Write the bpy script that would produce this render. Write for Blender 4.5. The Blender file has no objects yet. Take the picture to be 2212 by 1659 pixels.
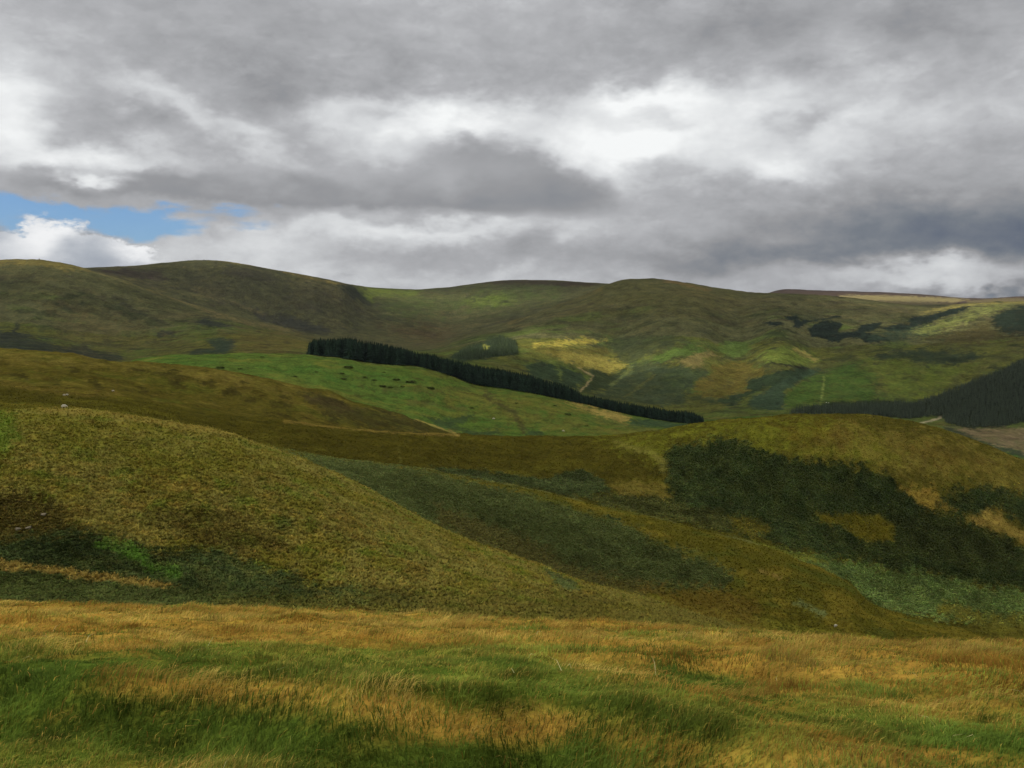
import bpy, math, random
import numpy as np
from mathutils import Vector, Matrix

# ------------------------------------------------------------------ basics
scene = bpy.context.scene
COL = scene.collection
rng = np.random.default_rng(7)
random.seed(7)
F = 2822.0            # focal length of the lens, in the units the outlines were measured in
CX, HY = 1632.0, 1020.0   # straight ahead / eye level in the same units
SUN_AZ, SUN_EL = math.radians(-112), math.radians(40)

def lin(c):
    c = np.asarray(c, float) / 255.0
    return np.where(c <= 0.04045, c / 12.92, ((c + 0.055) / 1.055) ** 2.4)
EXPO = 0.62
def alb(r, g, b, e=None):
    return np.clip(lin((r, g, b)) / (e or EXPO), 0.004, 0.8)

def tag(o, label, cat=None, group=None, kind=None):
    o['label'] = label
    if cat: o['category'] = cat
    if group: o['group'] = group
    if kind: o['kind'] = kind
    return o

# ------------------------------------------------------------------ noise (numpy)
def _hash(ix, iy, seed):
    h = (ix.astype(np.int64) * 374761393 + iy.astype(np.int64) * 668265263 + seed * 144269504) & 0xffffffff
    h = ((h ^ (h >> 13)) * 1274126177) & 0xffffffff
    h = h ^ (h >> 16)
    return (h & 0xffff) / 65535.0
def vn(x, y, seed=0):
    x0 = np.floor(x); y0 = np.floor(y)
    fx = x - x0; fy = y - y0
    fx = fx * fx * fx * (fx * (fx * 6 - 15) + 10); fy = fy * fy * fy * (fy * (fy * 6 - 15) + 10)
    a = _hash(x0, y0, seed); b = _hash(x0 + 1, y0, seed)
    c = _hash(x0, y0 + 1, seed); d = _hash(x0 + 1, y0 + 1, seed)
    return ((a * (1 - fx) + b * fx) * (1 - fy) + (c * (1 - fx) + d * fx) * fy) * 2 - 1
def fbm(x, y, octv=4, seed=0, gain=0.5):
    s = 0; a = 1; t = 0
    for i in range(octv):
        s = s + a * vn(x * 2 ** i + 13.7 * i, y * 2 ** i - 7.3 * i, seed + i * 31)
        t += a; a *= gain
    return s / t * 1.5
def sstep(a, b, x):
    t = np.clip((x - a) / (b - a), 0, 1)
    return t * t * (3 - 2 * t)

# ------------------------------------------------------------------ monotone cubic
def pslopes(h, dl):        # h, dl: (K-1, N)
    K = dl.shape[0] + 1
    m = np.zeros((K,) + dl.shape[1:])
    w1 = 2 * h[1:] + h[:-1]; w2 = h[1:] + 2 * h[:-1]
    same = (dl[1:] * dl[:-1]) > 0
    with np.errstate(divide='ignore', invalid='ignore'):
        hm = (w1 + w2) / (w1 / dl[:-1] + w2 / dl[1:])
    m[1:-1] = np.where(same, hm, 0)
    m[0] = dl[0]; m[-1] = dl[-1]
    return m
def pchip1(pts, xq):
    p = np.array(pts, float); xs, ys = p[:, 0], p[:, 1]
    h = np.diff(xs)[:, None]; dl = np.diff(ys)[:, None] / h
    m = pslopes(h, dl)[:, 0] if len(xs) > 2 else np.array([dl[0, 0], dl[0, 0]])
    xq = np.clip(xq, xs[0], xs[-1])
    k = np.clip(np.searchsorted(xs, xq, side='right') - 1, 0, len(xs) - 2)
    hh = xs[k + 1] - xs[k]; t = (xq - xs[k]) / hh
    return herm(ys[k], ys[k + 1], m[k] * hh, m[k + 1] * hh, t)
def herm(y0, y1, m0, m1, t):
    t2 = t * t; t3 = t2 * t
    return (2 * t3 - 3 * t2 + 1) * y0 + (t3 - 2 * t2 + t) * m0 + (-2 * t3 + 3 * t2) * y1 + (t3 - t2) * m1

# ------------------------------------------------------------------ the land: a list of ridge and valley lines, each with its own distance
# every line: outline points and distances (m) across the view, front to back
def P(*a): return [tuple(q) for q in a]
KN = [
 # 0 slope under the near field
 (P((-900, 2150), (3900, 2330)), P((-900, 30), (3900, 30))),
 # 1 bottom of the near gully
 (P((-900, 1985), (0, 1985), (1000, 2000), (1900, 2060), (3264, 2125), (3900, 2150)), P((-900, 82), (3900, 82))),
 # 2 crest of the near grassy shoulder
 (P((-900, 1330), (0, 1310), (110, 1299), (205, 1300), (400, 1320), (560, 1345), (700, 1370), (840, 1418), (960, 1460), (1100, 1520), (1200, 1570), (1300, 1626), (1400, 1678),
    (1500, 1722), (1700, 1790), (1850, 1850), (2050, 1902), (2200, 1950), (2340, 1992), (2500, 2050), (2700, 2085), (3264, 2135), (3900, 2160)), P((-900, 178), (1400, 175), (2400, 165), (3900, 165))),
 # 3 dip behind it
 (P((-900, 1365), (0, 1345), (205, 1338), (560, 1388), (960, 1512), (1300, 1690), (1700, 1850), (2050, 1950), (2340, 2015), (2500, 2045), (2700, 2070), (3264, 2115), (3900, 2140)), P((-900, 222), (3900, 215))),
 # 4 crest of the bracken spur along the stream gully
 (P((-900, 1300), (0, 1292), (400, 1325), (700, 1392), (1000, 1446), (1100, 1462), (1250, 1480), (1349, 1492), (1518, 1527), (1697, 1559), (1846, 1594), (1921, 1614), (2095, 1651), (2294, 1703),
    (2343, 1712), (2571, 1794), (2708, 1857), (2771, 1920), (2886, 1962), (3028, 1993), (3264, 2060), (3900, 2110)), P((-900, 300), (1000, 300), (2300, 290), (3264, 270), (3900, 260))),
 # 5 stream bottom
 (P((-900, 1288), (0, 1282), (400, 1314), (700, 1383), (1000, 1449), (1250, 1489), (1349, 1504), (1518, 1540), (1846, 1609), (2294, 1720), (2571, 1812), (2771, 1938), (3028, 2010), (3264, 2066), (3900, 2105)), P((-900, 318), (1000, 318), (2300, 308), (3264, 288), (3900, 278))),
 # 6 saddle and rounded knoll
 (P((-900, 1220), (0, 1235), (300, 1262), (560, 1305), (700, 1325), (900, 1341), (1060, 1358), (1200, 1373), (1450, 1383), (1700, 1391), (1900, 1389), (2060, 1374), (2200, 1350), (2400, 1330), (2600, 1319), (2700, 1319),
    (2800, 1325), (2900, 1341), (3000, 1364), (3130, 1410), (3264, 1466), (3600, 1640), (3900, 1800)), P((-900, 385), (700, 395), (1700, 430), (2700, 430), (3900, 420))),
 # 7 dip behind
 (P((-900, 1210), (0, 1222), (300, 1248), (560, 1293), (700, 1318), (900, 1340), (1060, 1366), (1200, 1388), (1450, 1408), (1900, 1430), (2200, 1410), (2600, 1390), (2900, 1415), (3264, 1540), (3900, 1820)), P((-900, 405), (700, 420), (1700, 475), (3900, 480))),
 # 8 brown moor hill
 (P((-900, 1085), (0, 1110), (110, 1117), (224, 1128), (308, 1143), (423, 1153), (522, 1159), (622, 1165), (721, 1178), (845, 1203), (995, 1237), (1039, 1243), (1124, 1278), (1218, 1305), (1323, 1337), (1462, 1390), (1600, 1418), (2000, 1435),
    (2600, 1425), (3264, 1530), (3900, 1700)), P((-900, 540), (700, 530), (3900, 520))),
 # 9 dip behind it
 (P((-900, 1130), (0, 1150), (423, 1185), (622, 1198), (845, 1235), (1039, 1275), (1218, 1332), (1323, 1356), (1462, 1393), (1600, 1404), (2000, 1420), (2600, 1430), (3264, 1505), (3900, 1640)), P((-900, 620), (3900, 560))),
 # 10 crest of the green pasture
 (P((-900, 1190), (0, 1190), (300, 1170), (423, 1150), (500, 1137), (600, 1129), (800, 1127), (985, 1129), (1069, 1137), (1178, 1153), (1258, 1160), (1323, 1164), (1382, 1177), (1447, 1197), (1522, 1222), (1596, 1234), (1671, 1246), (1770, 1265), (1895, 1292),
    (2000, 1317), (2134, 1341), (2245, 1352), (2400, 1375), (2700, 1412), (3264, 1478), (3900, 1560)), P((-900, 760), (985, 780), (1700, 800), (2245, 830), (3264, 760), (3900, 760))),
 # 11 valley behind the pasture
 (P((-900, 1215), (0, 1215), (423, 1180), (800, 1150), (985, 1152), (1258, 1185), (1522, 1245), (1770, 1285), (2000, 1330), (2245, 1350), (2500, 1350), (2800, 1385), (3000, 1400), (3264, 1432), (3900, 1480)), P((-900, 900), (2000, 930), (3264, 880), (3900, 880))),
 # 12 foot of the far slopes
 (P((-900, 1120), (0, 1115), (423, 1152), (700, 1136), (985, 1130), (1200, 1138), (1400, 1155), (1600, 1205), (1800, 1255), (2000, 1288), (2200, 1312), (2400, 1300), (2600, 1305), (2800, 1330), (3000, 1352), (3264, 1368), (3900, 1390)), P((-900, 1080), (2000, 1080), (3264, 1040), (3900, 1040))),
 # 13 middle of the far slopes
 (P((-900, 1055), (0, 1062), (400, 1105), (700, 1078), (985, 1095), (1200, 1118), (1380, 1130), (1500, 1112), (1600, 1105), (1750, 1112), (1870, 1150), (1960, 1180), (2080, 1150), (2200, 1130), (2350, 1165), (2480, 1120), (2600, 1160), (2750, 1150), (3000, 1140), (3264, 1125), (3900, 1110)), P((-900, 1400), (1380, 1350), (2000, 1330), (3264, 1350), (3900, 1350))),
 # 14 front crest: spur of the big hill on one side, cone hill and far ridge on the other
 (P((-900, 850), (-300, 832), (0, 828), (125, 826), (180, 835), (250, 850), (290, 862), (400, 896), (500, 932), (600, 966), (750, 1007), (920, 1048), (1000, 1068), (1100, 1085), (1250, 1100), (1330, 1106), (1400, 1095), (1500, 1062), (1600, 1033), (1700, 1000), (1780, 972), (1850, 946),
    (1910, 917), (1960, 898), (2010, 889), (2060, 887), (2110, 890), (2200, 903), (2300, 920), (2400, 933), (2480, 935), (2600, 939), (2680, 946), (2790, 958), (2870, 969), (2940, 976), (2990, 978), (3041, 972), (3128, 965), (3264, 960), (3900, 930)),
  P((-900, 1950), (900, 1850), (1330, 1900), (2060, 2050), (2870, 2000), (3900, 1900))),
 # 15 dip behind
 (P((-900, 890), (0, 868), (250, 868), (400, 903), (600, 975), (750, 1018), (920, 1055), (1000, 1058), (1100, 1066), (1250, 1078), (1330, 1085), (1400, 1088), (1500, 1068), (1600, 1046), (1700, 1018), (1850, 970), (1960, 928), (2060, 921), (2300, 950), (2480, 952), (2680, 960), (2870, 984), (3041, 990), (3264, 980), (3900, 960)),
  P((-900, 2200), (900, 2080), (1330, 2200), (2060, 2300), (3900, 2250))),
 # 16 skyline: second summit and the back wall of the corrie
 (P((-900, 890), (0, 866), (200, 858), (270, 854), (330, 851), (440, 846), (520, 838), (600, 831), (650, 829), (700, 831), (760, 839), (900, 864), (1000, 881), (1100, 903), (1150, 912), (1220, 918), (1340, 922), (1420, 916), (1480, 908), (1560, 898), (1640, 892), (1760, 893), (1900, 902), (2040, 907),
    (2200, 928), (2480, 945), (2700, 958), (2900, 972), (3264, 970), (3900, 950)), P((-900, 2650), (650, 2600), (1080, 2700), (1200, 3150), (1640, 3250), (2200, 3000), (3900, 2900))),
 # 17 dip behind
 (P((-900, 930), (0, 905), (650, 880), (1340, 945), (1640, 925), (2040, 935), (2480, 950), (2700, 962), (3264, 978), (3900, 960)), P((-900, 3700), (3900, 3700))),
 # 18 distant flat moor
 (P((-900, 950), (1500, 945), (2300, 940), (2440, 934), (2475, 926), (2510, 922), (2600, 925), (2800, 931), (2950, 939), (3080, 950), (3140, 951), (3200, 948), (3264, 944), (3500, 936), (3900, 930)), P((-900, 5000), (3900, 5000))),
 # 19 land runs out to the horizon
 (P((-900, 1012), (3900, 1012)), P((-900, 9500), (3900, 9500))),
]
NROW = [8, 210, 10, 120, 8, 180, 8, 64, 8, 96, 12, 52, 92, 150, 12, 110, 8, 24, 6]
K = len(KN)
def knots(xq):
    Y = np.array([pchip1(y, xq) for y, d in KN]); D = np.log(np.array([pchip1(d, xq) for y, d in KN]))
    M = pslopes(np.diff(D, axis=0), np.diff(Y, axis=0) / np.diff(D, axis=0))
    return Y, D, M
def relief(u, ld):          # undulation in outline units; the same everywhere relative to distance
    f = sstep(math.log(60), math.log(130), ld) * (1 - 0.55 * sstep(math.log(900), math.log(1800), ld)) * (1 - 0.5 * sstep(math.log(2100), math.log(2500), ld))
    n = fbm(u * 55, ld * 26, 4, 3)
    g = 1 - np.abs(fbm(u * 38 + ld * 4.0, ld * 7, 3, 17))      # down-slope rills
    return f * (4.2 * n + 5.5 * sstep(math.log(900), math.log(1500), ld) * (0.6 - g))

# columns (dense inside the view) and rows
xin = np.linspace(-90, 3354, 1080)
xl = -90 - np.geomspace(6, 900, 50)[::-1]; xr = 3354 + np.geomspace(6, 900, 50)
XC = np.concatenate([xl, xin, xr]); NC = len(XC)
Yk, Dk, Mk = knots(XC)
rows_y, rows_ld, rows_k = [], [], []
for k, n in enumerate(NROW):
    h = Dk[k + 1] - Dk[k]
    for i in range(n + (k == len(NROW) - 1)):
        t = i / n
        rows_ld.append(Dk[k] + h * t); rows_y.append(herm(Yk[k], Yk[k + 1], Mk[k] * h, Mk[k + 1] * h, t)); rows_k.append(k + t)
LD = np.array(rows_ld); YP = np.array(rows_y); RK = np.array(rows_k); NR = len(RK)
XP = np.broadcast_to(XC, YP.shape)
U = (XP - CX) / F
YP = YP + relief(U, LD)
DD = np.exp(LD)
PX = U * DD; PZ = (HY - YP) / F * DD
RUN = np.minimum.accumulate(YP, axis=0)
def krow(k): return int(np.searchsorted(RK, k - 1e-6))

def place(x, y, k0, k1):
    """point of the land seen at outline (x, y) between lines k0 and k1"""
    c = int(np.clip(np.searchsorted(XC, x), 1, NC - 1)); t = (x - XC[c - 1]) / (XC[c] - XC[c - 1])
    r0, r1 = krow(k0), min(krow(k1) + 1, NR)
    ys = YP[r0:r1, c - 1] * (1 - t) + YP[r0:r1, c] * t
    ds = DD[r0:r1, c - 1] * (1 - t) + DD[r0:r1, c] * t
    i = np.nonzero(ys <= y)[0]
    if len(i) == 0: j = int(np.argmin(ys)); d = ds[j]; yy = ys[j]
    else:
        j = int(i[0]); d, yy = ds[j], ys[j]
        if j > 0:
            s = (ys[j - 1] - y) / max(ys[j - 1] - ys[j], 1e-6); d = ds[j - 1] * (1 - s) + ds[j] * s; yy = y
    return Vector(((x - CX) / F * d, d, (HY - yy) / F * d))
def land_z(X, Yw):
    """height of the land at world X, depth Y (arrays)"""
    X = np.asarray(X, float); Yw = np.asarray(Yw, float)
    x = X / Yw * F + CX; ld = np.log(Yw)
    y_, d_, m_ = knots(x)
    k = np.clip((d_ <= ld).sum(axis=0) - 1, 0, K - 2)
    i = np.arange(len(x)); h = d_[k + 1, i] - d_[k, i]; t = (ld - d_[k, i]) / h
    y = herm(y_[k, i], y_[k + 1, i], m_[k, i] * h, m_[k + 1, i] * h, t) + relief((x - CX) / F, ld)
    return (HY - y) / F * Yw

# ------------------------------------------------------------------ ground cover colours
CO = np.zeros((NR, NC, 3)); CO[:] = alb(70, 66, 30)
BR = np.zeros((NR, NC)); BG = np.zeros((NR, NC))       # how much bracken stands here / bracken tint
def setk(k0, k1, c, w=1.0):
    r0, r1 = krow(k0), (krow(k1) if k1 < K - 1 else NR)
    CO[r0:r1] = CO[r0:r1] * (1 - w) + np.asarray(c) * w
def pmask(poly, k0, k1, soft=7, warp=9, seed=1, freq=1.0):
    p = np.array(poly, float)
    r0, r1 = krow(k0), (krow(k1) if k1 < K - 1 else NR)
    pad = soft * 2 + warp * 2
    c0 = max(np.searchsorted(XC, p[:, 0].min() - pad), 0); c1 = min(np.searchsorted(XC, p[:, 0].max() + pad) + 1, NC)
    if p[:, 0].min() < -60: c0 = 0
    if p[:, 0].max() > 3320: c1 = NC
    ysub = YP[r0:r1, c0:c1]
    ok = (ysub > p[:, 1].min() - pad) & (ysub < p[:, 1].max() + pad)
    rr = np.nonzero(ok.any(axis=1))[0]
    if len(rr) == 0: return None
    r1 = r0 + rr[-1] + 1; r0 = r0 + rr[0]
    X = XP[r0:r1, c0:c1]; Y = YP[r0:r1, c0:c1]; u = U[r0:r1, c0:c1]; l = LD[r0:r1, c0:c1]
    X = X + warp * 1.6 * fbm(u * 70 * freq, l * 60 * freq, 4, seed * 7 + 1, .6); Y = Y + warp * fbm(u * 60 * freq, l * 60 * freq, 4, seed * 7 + 5, .6)
    ins = np.zeros(X.shape, bool); dist = np.full(X.shape, 1e9)
    n = len(p)
    for i in range(n):
        ax, ay = p[i]; bx, by = p[(i + 1) % n]
        cond = ((ay > Y) != (by > Y))
        if by != ay: ins ^= cond & (X < (bx - ax) * (Y - ay) / (by - ay) + ax)
        ex, ey = bx - ax, by - ay; L2 = ex * ex + ey * ey + 1e-9
        t = np.clip(((X - ax) * ex + (Y - ay) * ey) / L2, 0, 1)
        dist = np.minimum(dist, (X - ax - t * ex) ** 2 + (Y - ay - t * ey) ** 2)
    sd = np.sqrt(dist) * np.where(ins, 1, -1)
    sd = sd + soft * 1.3 * fbm(u * 230, l * 170, 3, seed * 7 + 9, .7)
    return (slice(r0, r1), slice(c0, c1)), sstep(-soft, soft, sd)
_pc = [0]
def paint(c, poly, k0, k1, soft=7, warp=9, w=1.0, freq=1.0, mottle=0.0, br=0.0, tint=None):
    _pc[0] += 1
    r = pmask(poly, k0, k1, soft, warp, _pc[0], freq)
    if r is None: return
    sl, m = r; m = m * w
    if mottle: m = m * np.clip(1 - mottle * (0.5 + fbm(U[sl] * 110, LD[sl] * 70, 3, _pc[0] + 50)), 0, 1)
    CO[sl] = CO[sl] * (1 - m[..., None]) + np.asarray(c) * m[..., None]
    if br: BR[sl] = np.maximum(BR[sl] * (1 - m), 0) + br * m
    else: BR[sl] = BR[sl] * (1 - m)
def stroke(c, line, k0, k1, wid=4, soft=3, warp=3, w=1.0, br=0.0):
    l = np.array(line, float); d = np.gradient(l, axis=0); d /= np.linalg.norm(d, axis=1)[:, None] + 1e-9
    n = np.stack([-d[:, 1], d[:, 0]], 1) * wid
    paint(c, np.concatenate([l + n, (l - n)[::-1]]), k0, k1, soft, warp, w, br=br)
def Z(i, *pts):
    ox, oy, s = {1: (0, 760, .4973), 2: (900, 860, .4973), 3: (1700, 860, .3617), 4: (2300, 860, .4358), 5: (0, 1250, .6329), 6: (1200, 1350, .4973), 7: (2000, 1280, .5714), 8: (2800, 1100, .211)}[i]
    return [(ox + a * s, oy + b * s) for a, b in pts]

GOLD = alb(98, 92, 42); OLIVE = alb(86, 82, 26); BROWN = alb(66, 61, 20); DKBROWN = alb(56, 50, 20)
BRACK = alb(60, 66, 34); BRACKD = alb(40, 49, 25); HEATH = alb(50, 46, 32); GREEN = alb(62, 78, 30); LIME = alb(62, 86, 30)
FAR = alb(82, 82, 52); FARB = alb(86, 81, 53); FARD = alb(54, 56, 40); PALE = alb(128, 118, 62); FGREEN = alb(76, 90, 40)

# base colours of each landform, mottled
setk(0, 3, GOLD); setk(3, 5, OLIVE); setk(5, 9, BROWN); setk(9, 11.5, GREEN); setk(11.5, 13.2, alb(82, 84, 38)); setk(13.2, 17, FAR); setk(17, 19, alb(100, 90, 60))
def mottle(k0, k1, c, fx, fy, lo, hi, w, seed):
    r0, r1 = krow(k0), (krow(k1) if k1 < K - 1 else NR)
    m = sstep(lo, hi, fbm(U[r0:r1] * fx, LD[r0:r1] * fy, 5, seed, .55))[..., None] * w
    CO[r0:r1] = CO[r0:r1] * (1 - m) + np.asarray(c) * m
mottle(1, 3, OLIVE, 22, 16, -.1, .6, .75, 101); mottle(1, 3, alb(74, 88, 26), 30, 26, .15, .7, .6, 102); mottle(1, 3, alb(88, 75, 30), 26, 22, .2, .7, .6, 103)
mottle(3, 9, alb(86, 77, 30), 22, 30, 0, .7, .6, 104); mottle(3, 9, alb(62, 66, 20), 26, 34, 0, .6, .6, 105); mottle(5, 9, alb(52, 44, 14), 40, 60, .2, .7, .6, 106)
mottle(9, 11.5, alb(84, 84, 34), 20, 40, .05, .6, .6, 107); mottle(9, 11.5, alb(50, 76, 28), 26, 50, .05, .6, .6, 108)
mottle(11.5, 13.6, alb(64, 66, 38), 16, 26, -.1, .5, .6, 109); mottle(11.5, 13.6, FGREEN, 14, 24, .1, .5, .7, 110)
mottle(13.4, 17, FARB, 14, 20, -.1, .6, .7, 111); mottle(13.4, 17, alb(66, 68, 42), 18, 26, 0, .6, .6, 112); mottle(13.4, 17, alb(62, 56, 44), 30, 60, .25, .7, .5, 113)

mottle(1, 3, alb(58, 64, 18), 60, 150, .28, .62, .55, 141); mottle(1, 3, alb(70, 54, 20), 40, 120, .35, .7, .5, 142); mottle(1, 3, alb(124, 108, 46), 50, 130, .3, .7, .5, 143)
mottle(5, 9, alb(58, 52, 16), 60, 170, .25, .6, .5, 144); mottle(5, 9, alb(92, 82, 34), 60, 160, .3, .7, .4, 145); mottle(9, 11.5, alb(54, 58, 24), 70, 190, .35, .6, .55, 146)
mottle(11.5, 17, alb(56, 58, 38), 70, 110, .25, .6, .4, 147); mottle(11.5, 17, alb(100, 92, 56), 60, 90, .3, .7, .3, 148); mottle(11.5, 13.6, alb(46, 54, 34), 40, 60, .2, .5, .6, 149)
# --- near shoulder
paint(alb(84, 84, 26), Z(5, (-200, 90), (300, 85), (700, 150), (1100, 240), (1500, 330), (1400, 420), (900, 400), (300, 330), (-200, 320)), 1, 3, 40, 25, .6, mottle=.5)
paint(alb(70, 92, 28), Z(5, (-200, 90), (60, 100), (90, 220), (20, 330), (-200, 330)), 1, 3, 25, 20, .6)
paint(DKBROWN, Z(5, (-200, 520), (90, 510), (230, 540), (330, 600), (400, 680), (480, 740), (560, 830), (300, 850), (-200, 850)), 1, 3, 22, 18, .95, br=.55)
paint(DKBROWN, Z(5, (760, 620), (960, 590), (1130, 600), (1280, 660), (1440, 700), (1420, 790), (1200, 830), (960, 800), (880, 720)), 1, 3, 30, 20, .7, br=.3)
paint(BRACKD, Z(5, (-200, 780), (430, 700), (640, 760), (840, 800), (1100, 810), (1250, 870), (1480, 920), (1560, 970), (1800, 990), (2000, 1010), (2140, 1060), (2160, 1090), (1800, 1090), (-200, 1090)), 1, 3, 18, 18, .97, mottle=.10, br=1)
paint(alb(50, 56, 26), Z(5, (-200, 910), (200, 920), (560, 960), (900, 1000), (1400, 1010), (1700, 1060), (1700, 1100), (-200, 1100)), 1, 3, 10, 10, .9, br=1)
paint(LIME, Z(5, (460, 730), (560, 725), (640, 770), (740, 800), (770, 850), (900, 890), (890, 930), (780, 930), (700, 880), (600, 850), (560, 800), (480, 790)), 1, 3, 9, 14, 1, mottle=.55)
paint(alb(106, 92, 44), Z(5, (-200, 850), (40, 852), (200, 880), (420, 910), (600, 930), (760, 960), (890, 990), (800, 1000), (600, 970), (400, 950), (250, 925), (100, 905), (-200, 905)), 1, 3, 6, 7, 1)
paint(BRACKD, Z(5, (1390, 640), (1480, 640), (1480, 680), (1400, 690)), 1, 3, 8, 8, .5, br=.5)
paint(BRACK, Z(6, (1070, 930), (1130, 960), (1250, 1010), (1300, 1070), (1220, 1080), (1130, 1020)), 1, 3, 6, 6, 1, br=1)
paint(DKBROWN, Z(6, (1200, 1090), (1400, 1060), (1500, 1150), (1420, 1250), (1200, 1230)), 1, 3, 20, 15, .5)
paint(alb(106, 94, 46), Z(6, (1300, 950), (1700, 1010), (2212, 1150), (2300, 1280), (1900, 1240), (1500, 1060)), 1, 3, 20, 15, .5, mottle=.5)
stroke(alb(112, 98, 44), Z(5, (200, 88), (600, 110), (900, 170), (1200, 210), (1500, 300), (1800, 400), (2150, 600)), 1, 3, 9, 8, 4, .55)
paint(alb(72, 68, 28), [(700, 1925), (1200, 1880), (1700, 1890), (2150, 1925), (2420, 1990), (2420, 2060), (1800, 2010), (700, 1990)], 1, 3, 26, 18, .75, mottle=.3)  # soft shadow along the shoulder's base, painted into its colour
# --- bracken spur
setk(3.3, 5, alb(68, 64, 18))
mottle(3.3, 5, alb(90, 80, 26), 30, 40, 0, .6, .7, 121); mottle(3.3, 5, alb(58, 64, 22), 24, 30, .1, .6, .6, 122)
setk(3.3, 4.0, alb(70, 66, 22), 0)
paint(BRACK, [(700, 1400), (900, 1440), (1050, 1452), (1200, 1464), (1349, 1496), (1478, 1529), (1648, 1564), (1772, 1609), (1946, 1658), (2070, 1718), (2170, 1758), (2290, 1798), (2326, 1850), (2310, 1880), (2171, 1878), (2050, 1872), (1900, 1860), (1600, 1800), (1200, 1650), (900, 1560)], 3, 5, 16, 14, 1, br=1)
paint(alb(62, 58, 27), [(1380, 1610), (1500, 1650), (1650, 1700), (1800, 1790), (1960, 1830), (2120, 1870), (2050, 1910), (1700, 1820), (1400, 1680)], 3, 5, 14, 10, .8, br=.3)
paint(alb(80, 66, 24), [(2050, 1875), (2320, 1880), (2420, 1930), (2420, 2000), (2200, 1980)], 3, 5, 20, 14, .7)
stroke(alb(106, 90, 44), Z(7, (730, 940), (800, 960), (860, 985)), 3, 5, 4, 4, 4, .8)
stroke(alb(88, 96, 56), Z(7, (940, 1120), (1000, 1150), (1070, 1180), (1100, 1200)), 3, 5, 7, 7, 6, .7)
stroke(BRACKD, Z(6, (1480, 595), (1560, 620)), 3, 5, 5, 4, 3, 1, br=.7)
stroke(alb(92, 98, 62), [(1270, 1478), (1349, 1489), (1518, 1524), (1697, 1556), (1846, 1591), (2095, 1648), (2294, 1700), (2420, 1735)], 3, 5, 3, 3, 2, .35)
# --- saddle, knoll
setk(5, 7, alb(62, 58, 17))
mottle(5, 7, alb(78, 74, 22), 20, 24, 0, .6, .6, 131)
paint(alb(58, 53, 14), [(700, 1330), (1000, 1362), (1300, 1385), (1800, 1400), (2000, 1400), (2090, 1440), (2110, 1490), (2060, 1550), (1800, 1500), (1400, 1490), (1000, 1440), (700, 1380)], 5, 7, 22, 14, .75, mottle=.3)
paint(alb(90, 92, 26), Z(7, (-200, 200), (100, 190), (500, 120), (800, 100), (1100, 110), (1400, 200), (1700, 300), (1500, 340), (1100, 320), (750, 290), (540, 190), (260, 230), (180, 320), (60, 290)), 5, 7, 24, 16, .75, mottle=.5)
paint(alb(96, 86, 36), Z(7, (1200, 130), (1700, 170), (2300, 330), (2300, 560), (1950, 450), (1600, 430), (1300, 340), (1000, 280)), 5, 7, 30, 20, .7, mottle=.6)
paint(alb(76, 60, 22), Z(7, (1500, 230), (1800, 260), (2100, 360), (1900, 380), (1600, 330)), 5, 7, 22, 20, .5, mottle=.6)
paint(alb(74, 58, 18), Z(7, (800, 130), (1100, 100), (1300, 170), (1200, 290), (900, 250)), 5, 7, 24, 20, .5, mottle=.5)
paint(BRACKD, Z(7, (200, 310), (260, 240), (420, 225), (540, 205), (650, 230), (720, 280), (830, 300), (960, 310), (1080, 345), (1250, 365), (1300, 345), (1420, 390), (1500, 430), (1500, 470), (1560, 520), (1640, 570), (1700, 610), (1900, 690), (2100, 760), (2200, 830), (2500, 900), (2500, 1100), (2212, 1060), (1800, 990), (1500, 935), (1250, 895), (950, 830), (780, 780), (600, 740), (400, 680), (170, 620), (0, 600), (-150, 560), (0, 530), (170, 545), (270, 560), (200, 470)), 5, 7, 15, 14, .95, mottle=.12, br=1)
paint(alb(46, 50, 24), Z(7, (1480, 640), (1700, 600), (1950, 690), (2150, 780), (2230, 900), (2000, 930), (1700, 900), (1500, 800)), 5, 7, 25, 16, .75, br=1)
paint(alb(72, 66, 16), Z(7, (1040, 615), (1200, 622), (1440, 645), (1480, 690), (1480, 775), (1350, 790), (1250, 740), (1150, 690), (1060, 660)), 5, 7, 9, 12, 1, mottle=.25)
paint(alb(72, 66, 20), Z(7, (430, 690), (520, 640), (650, 645), (760, 660), (790, 720), (700, 760), (600, 735), (560, 700)), 5, 7, 9, 12, .95, mottle=.4)
paint(alb(108, 90, 36), Z(7, (1520, 480), (1700, 470), (1760, 550), (1820, 605), (1700, 600), (1600, 550)), 5, 7, 10, 12, .85)
paint(BRACKD, Z(7, (1720, 560), (1900, 470), (2000, 455), (2150, 500), (2400, 560), (2400, 780), (2212, 700), (2050, 590), (1980, 650), (1850, 640)), 5, 7, 16, 14, .95, mottle=.15, br=.95)
paint(alb(110, 94, 42), Z(7, (1900, 660), (2000, 600), (2080, 620), (2180, 700), (2350, 760), (2350, 830), (2150, 760), (1980, 700)), 5, 7, 9, 10, .95, mottle=.3)
paint(alb(46, 52, 27), Z(6, (300, 280), (500, 290), (760, 320), (1100, 350), (1230, 300), (1300, 290), (1420, 340), (1500, 420), (1380, 470), (1200, 460), (900, 400), (560, 345)), 5, 7, 7, 9, 1, br=1)
paint(alb(50, 52, 24), Z(6, (1350, 470), (1560, 455), (1800, 470), (1900, 510), (2212, 560), (2300, 690), (2000, 640), (1700, 580), (1450, 520)), 5, 7, 9, 10, 1, br=1)
paint(alb(92, 82, 34), Z(6, (1500, 375), (1620, 370), (1800, 380), (1900, 490), (1800, 470), (1560, 450)), 5, 7, 10, 10, .8, mottle=.3)
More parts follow.
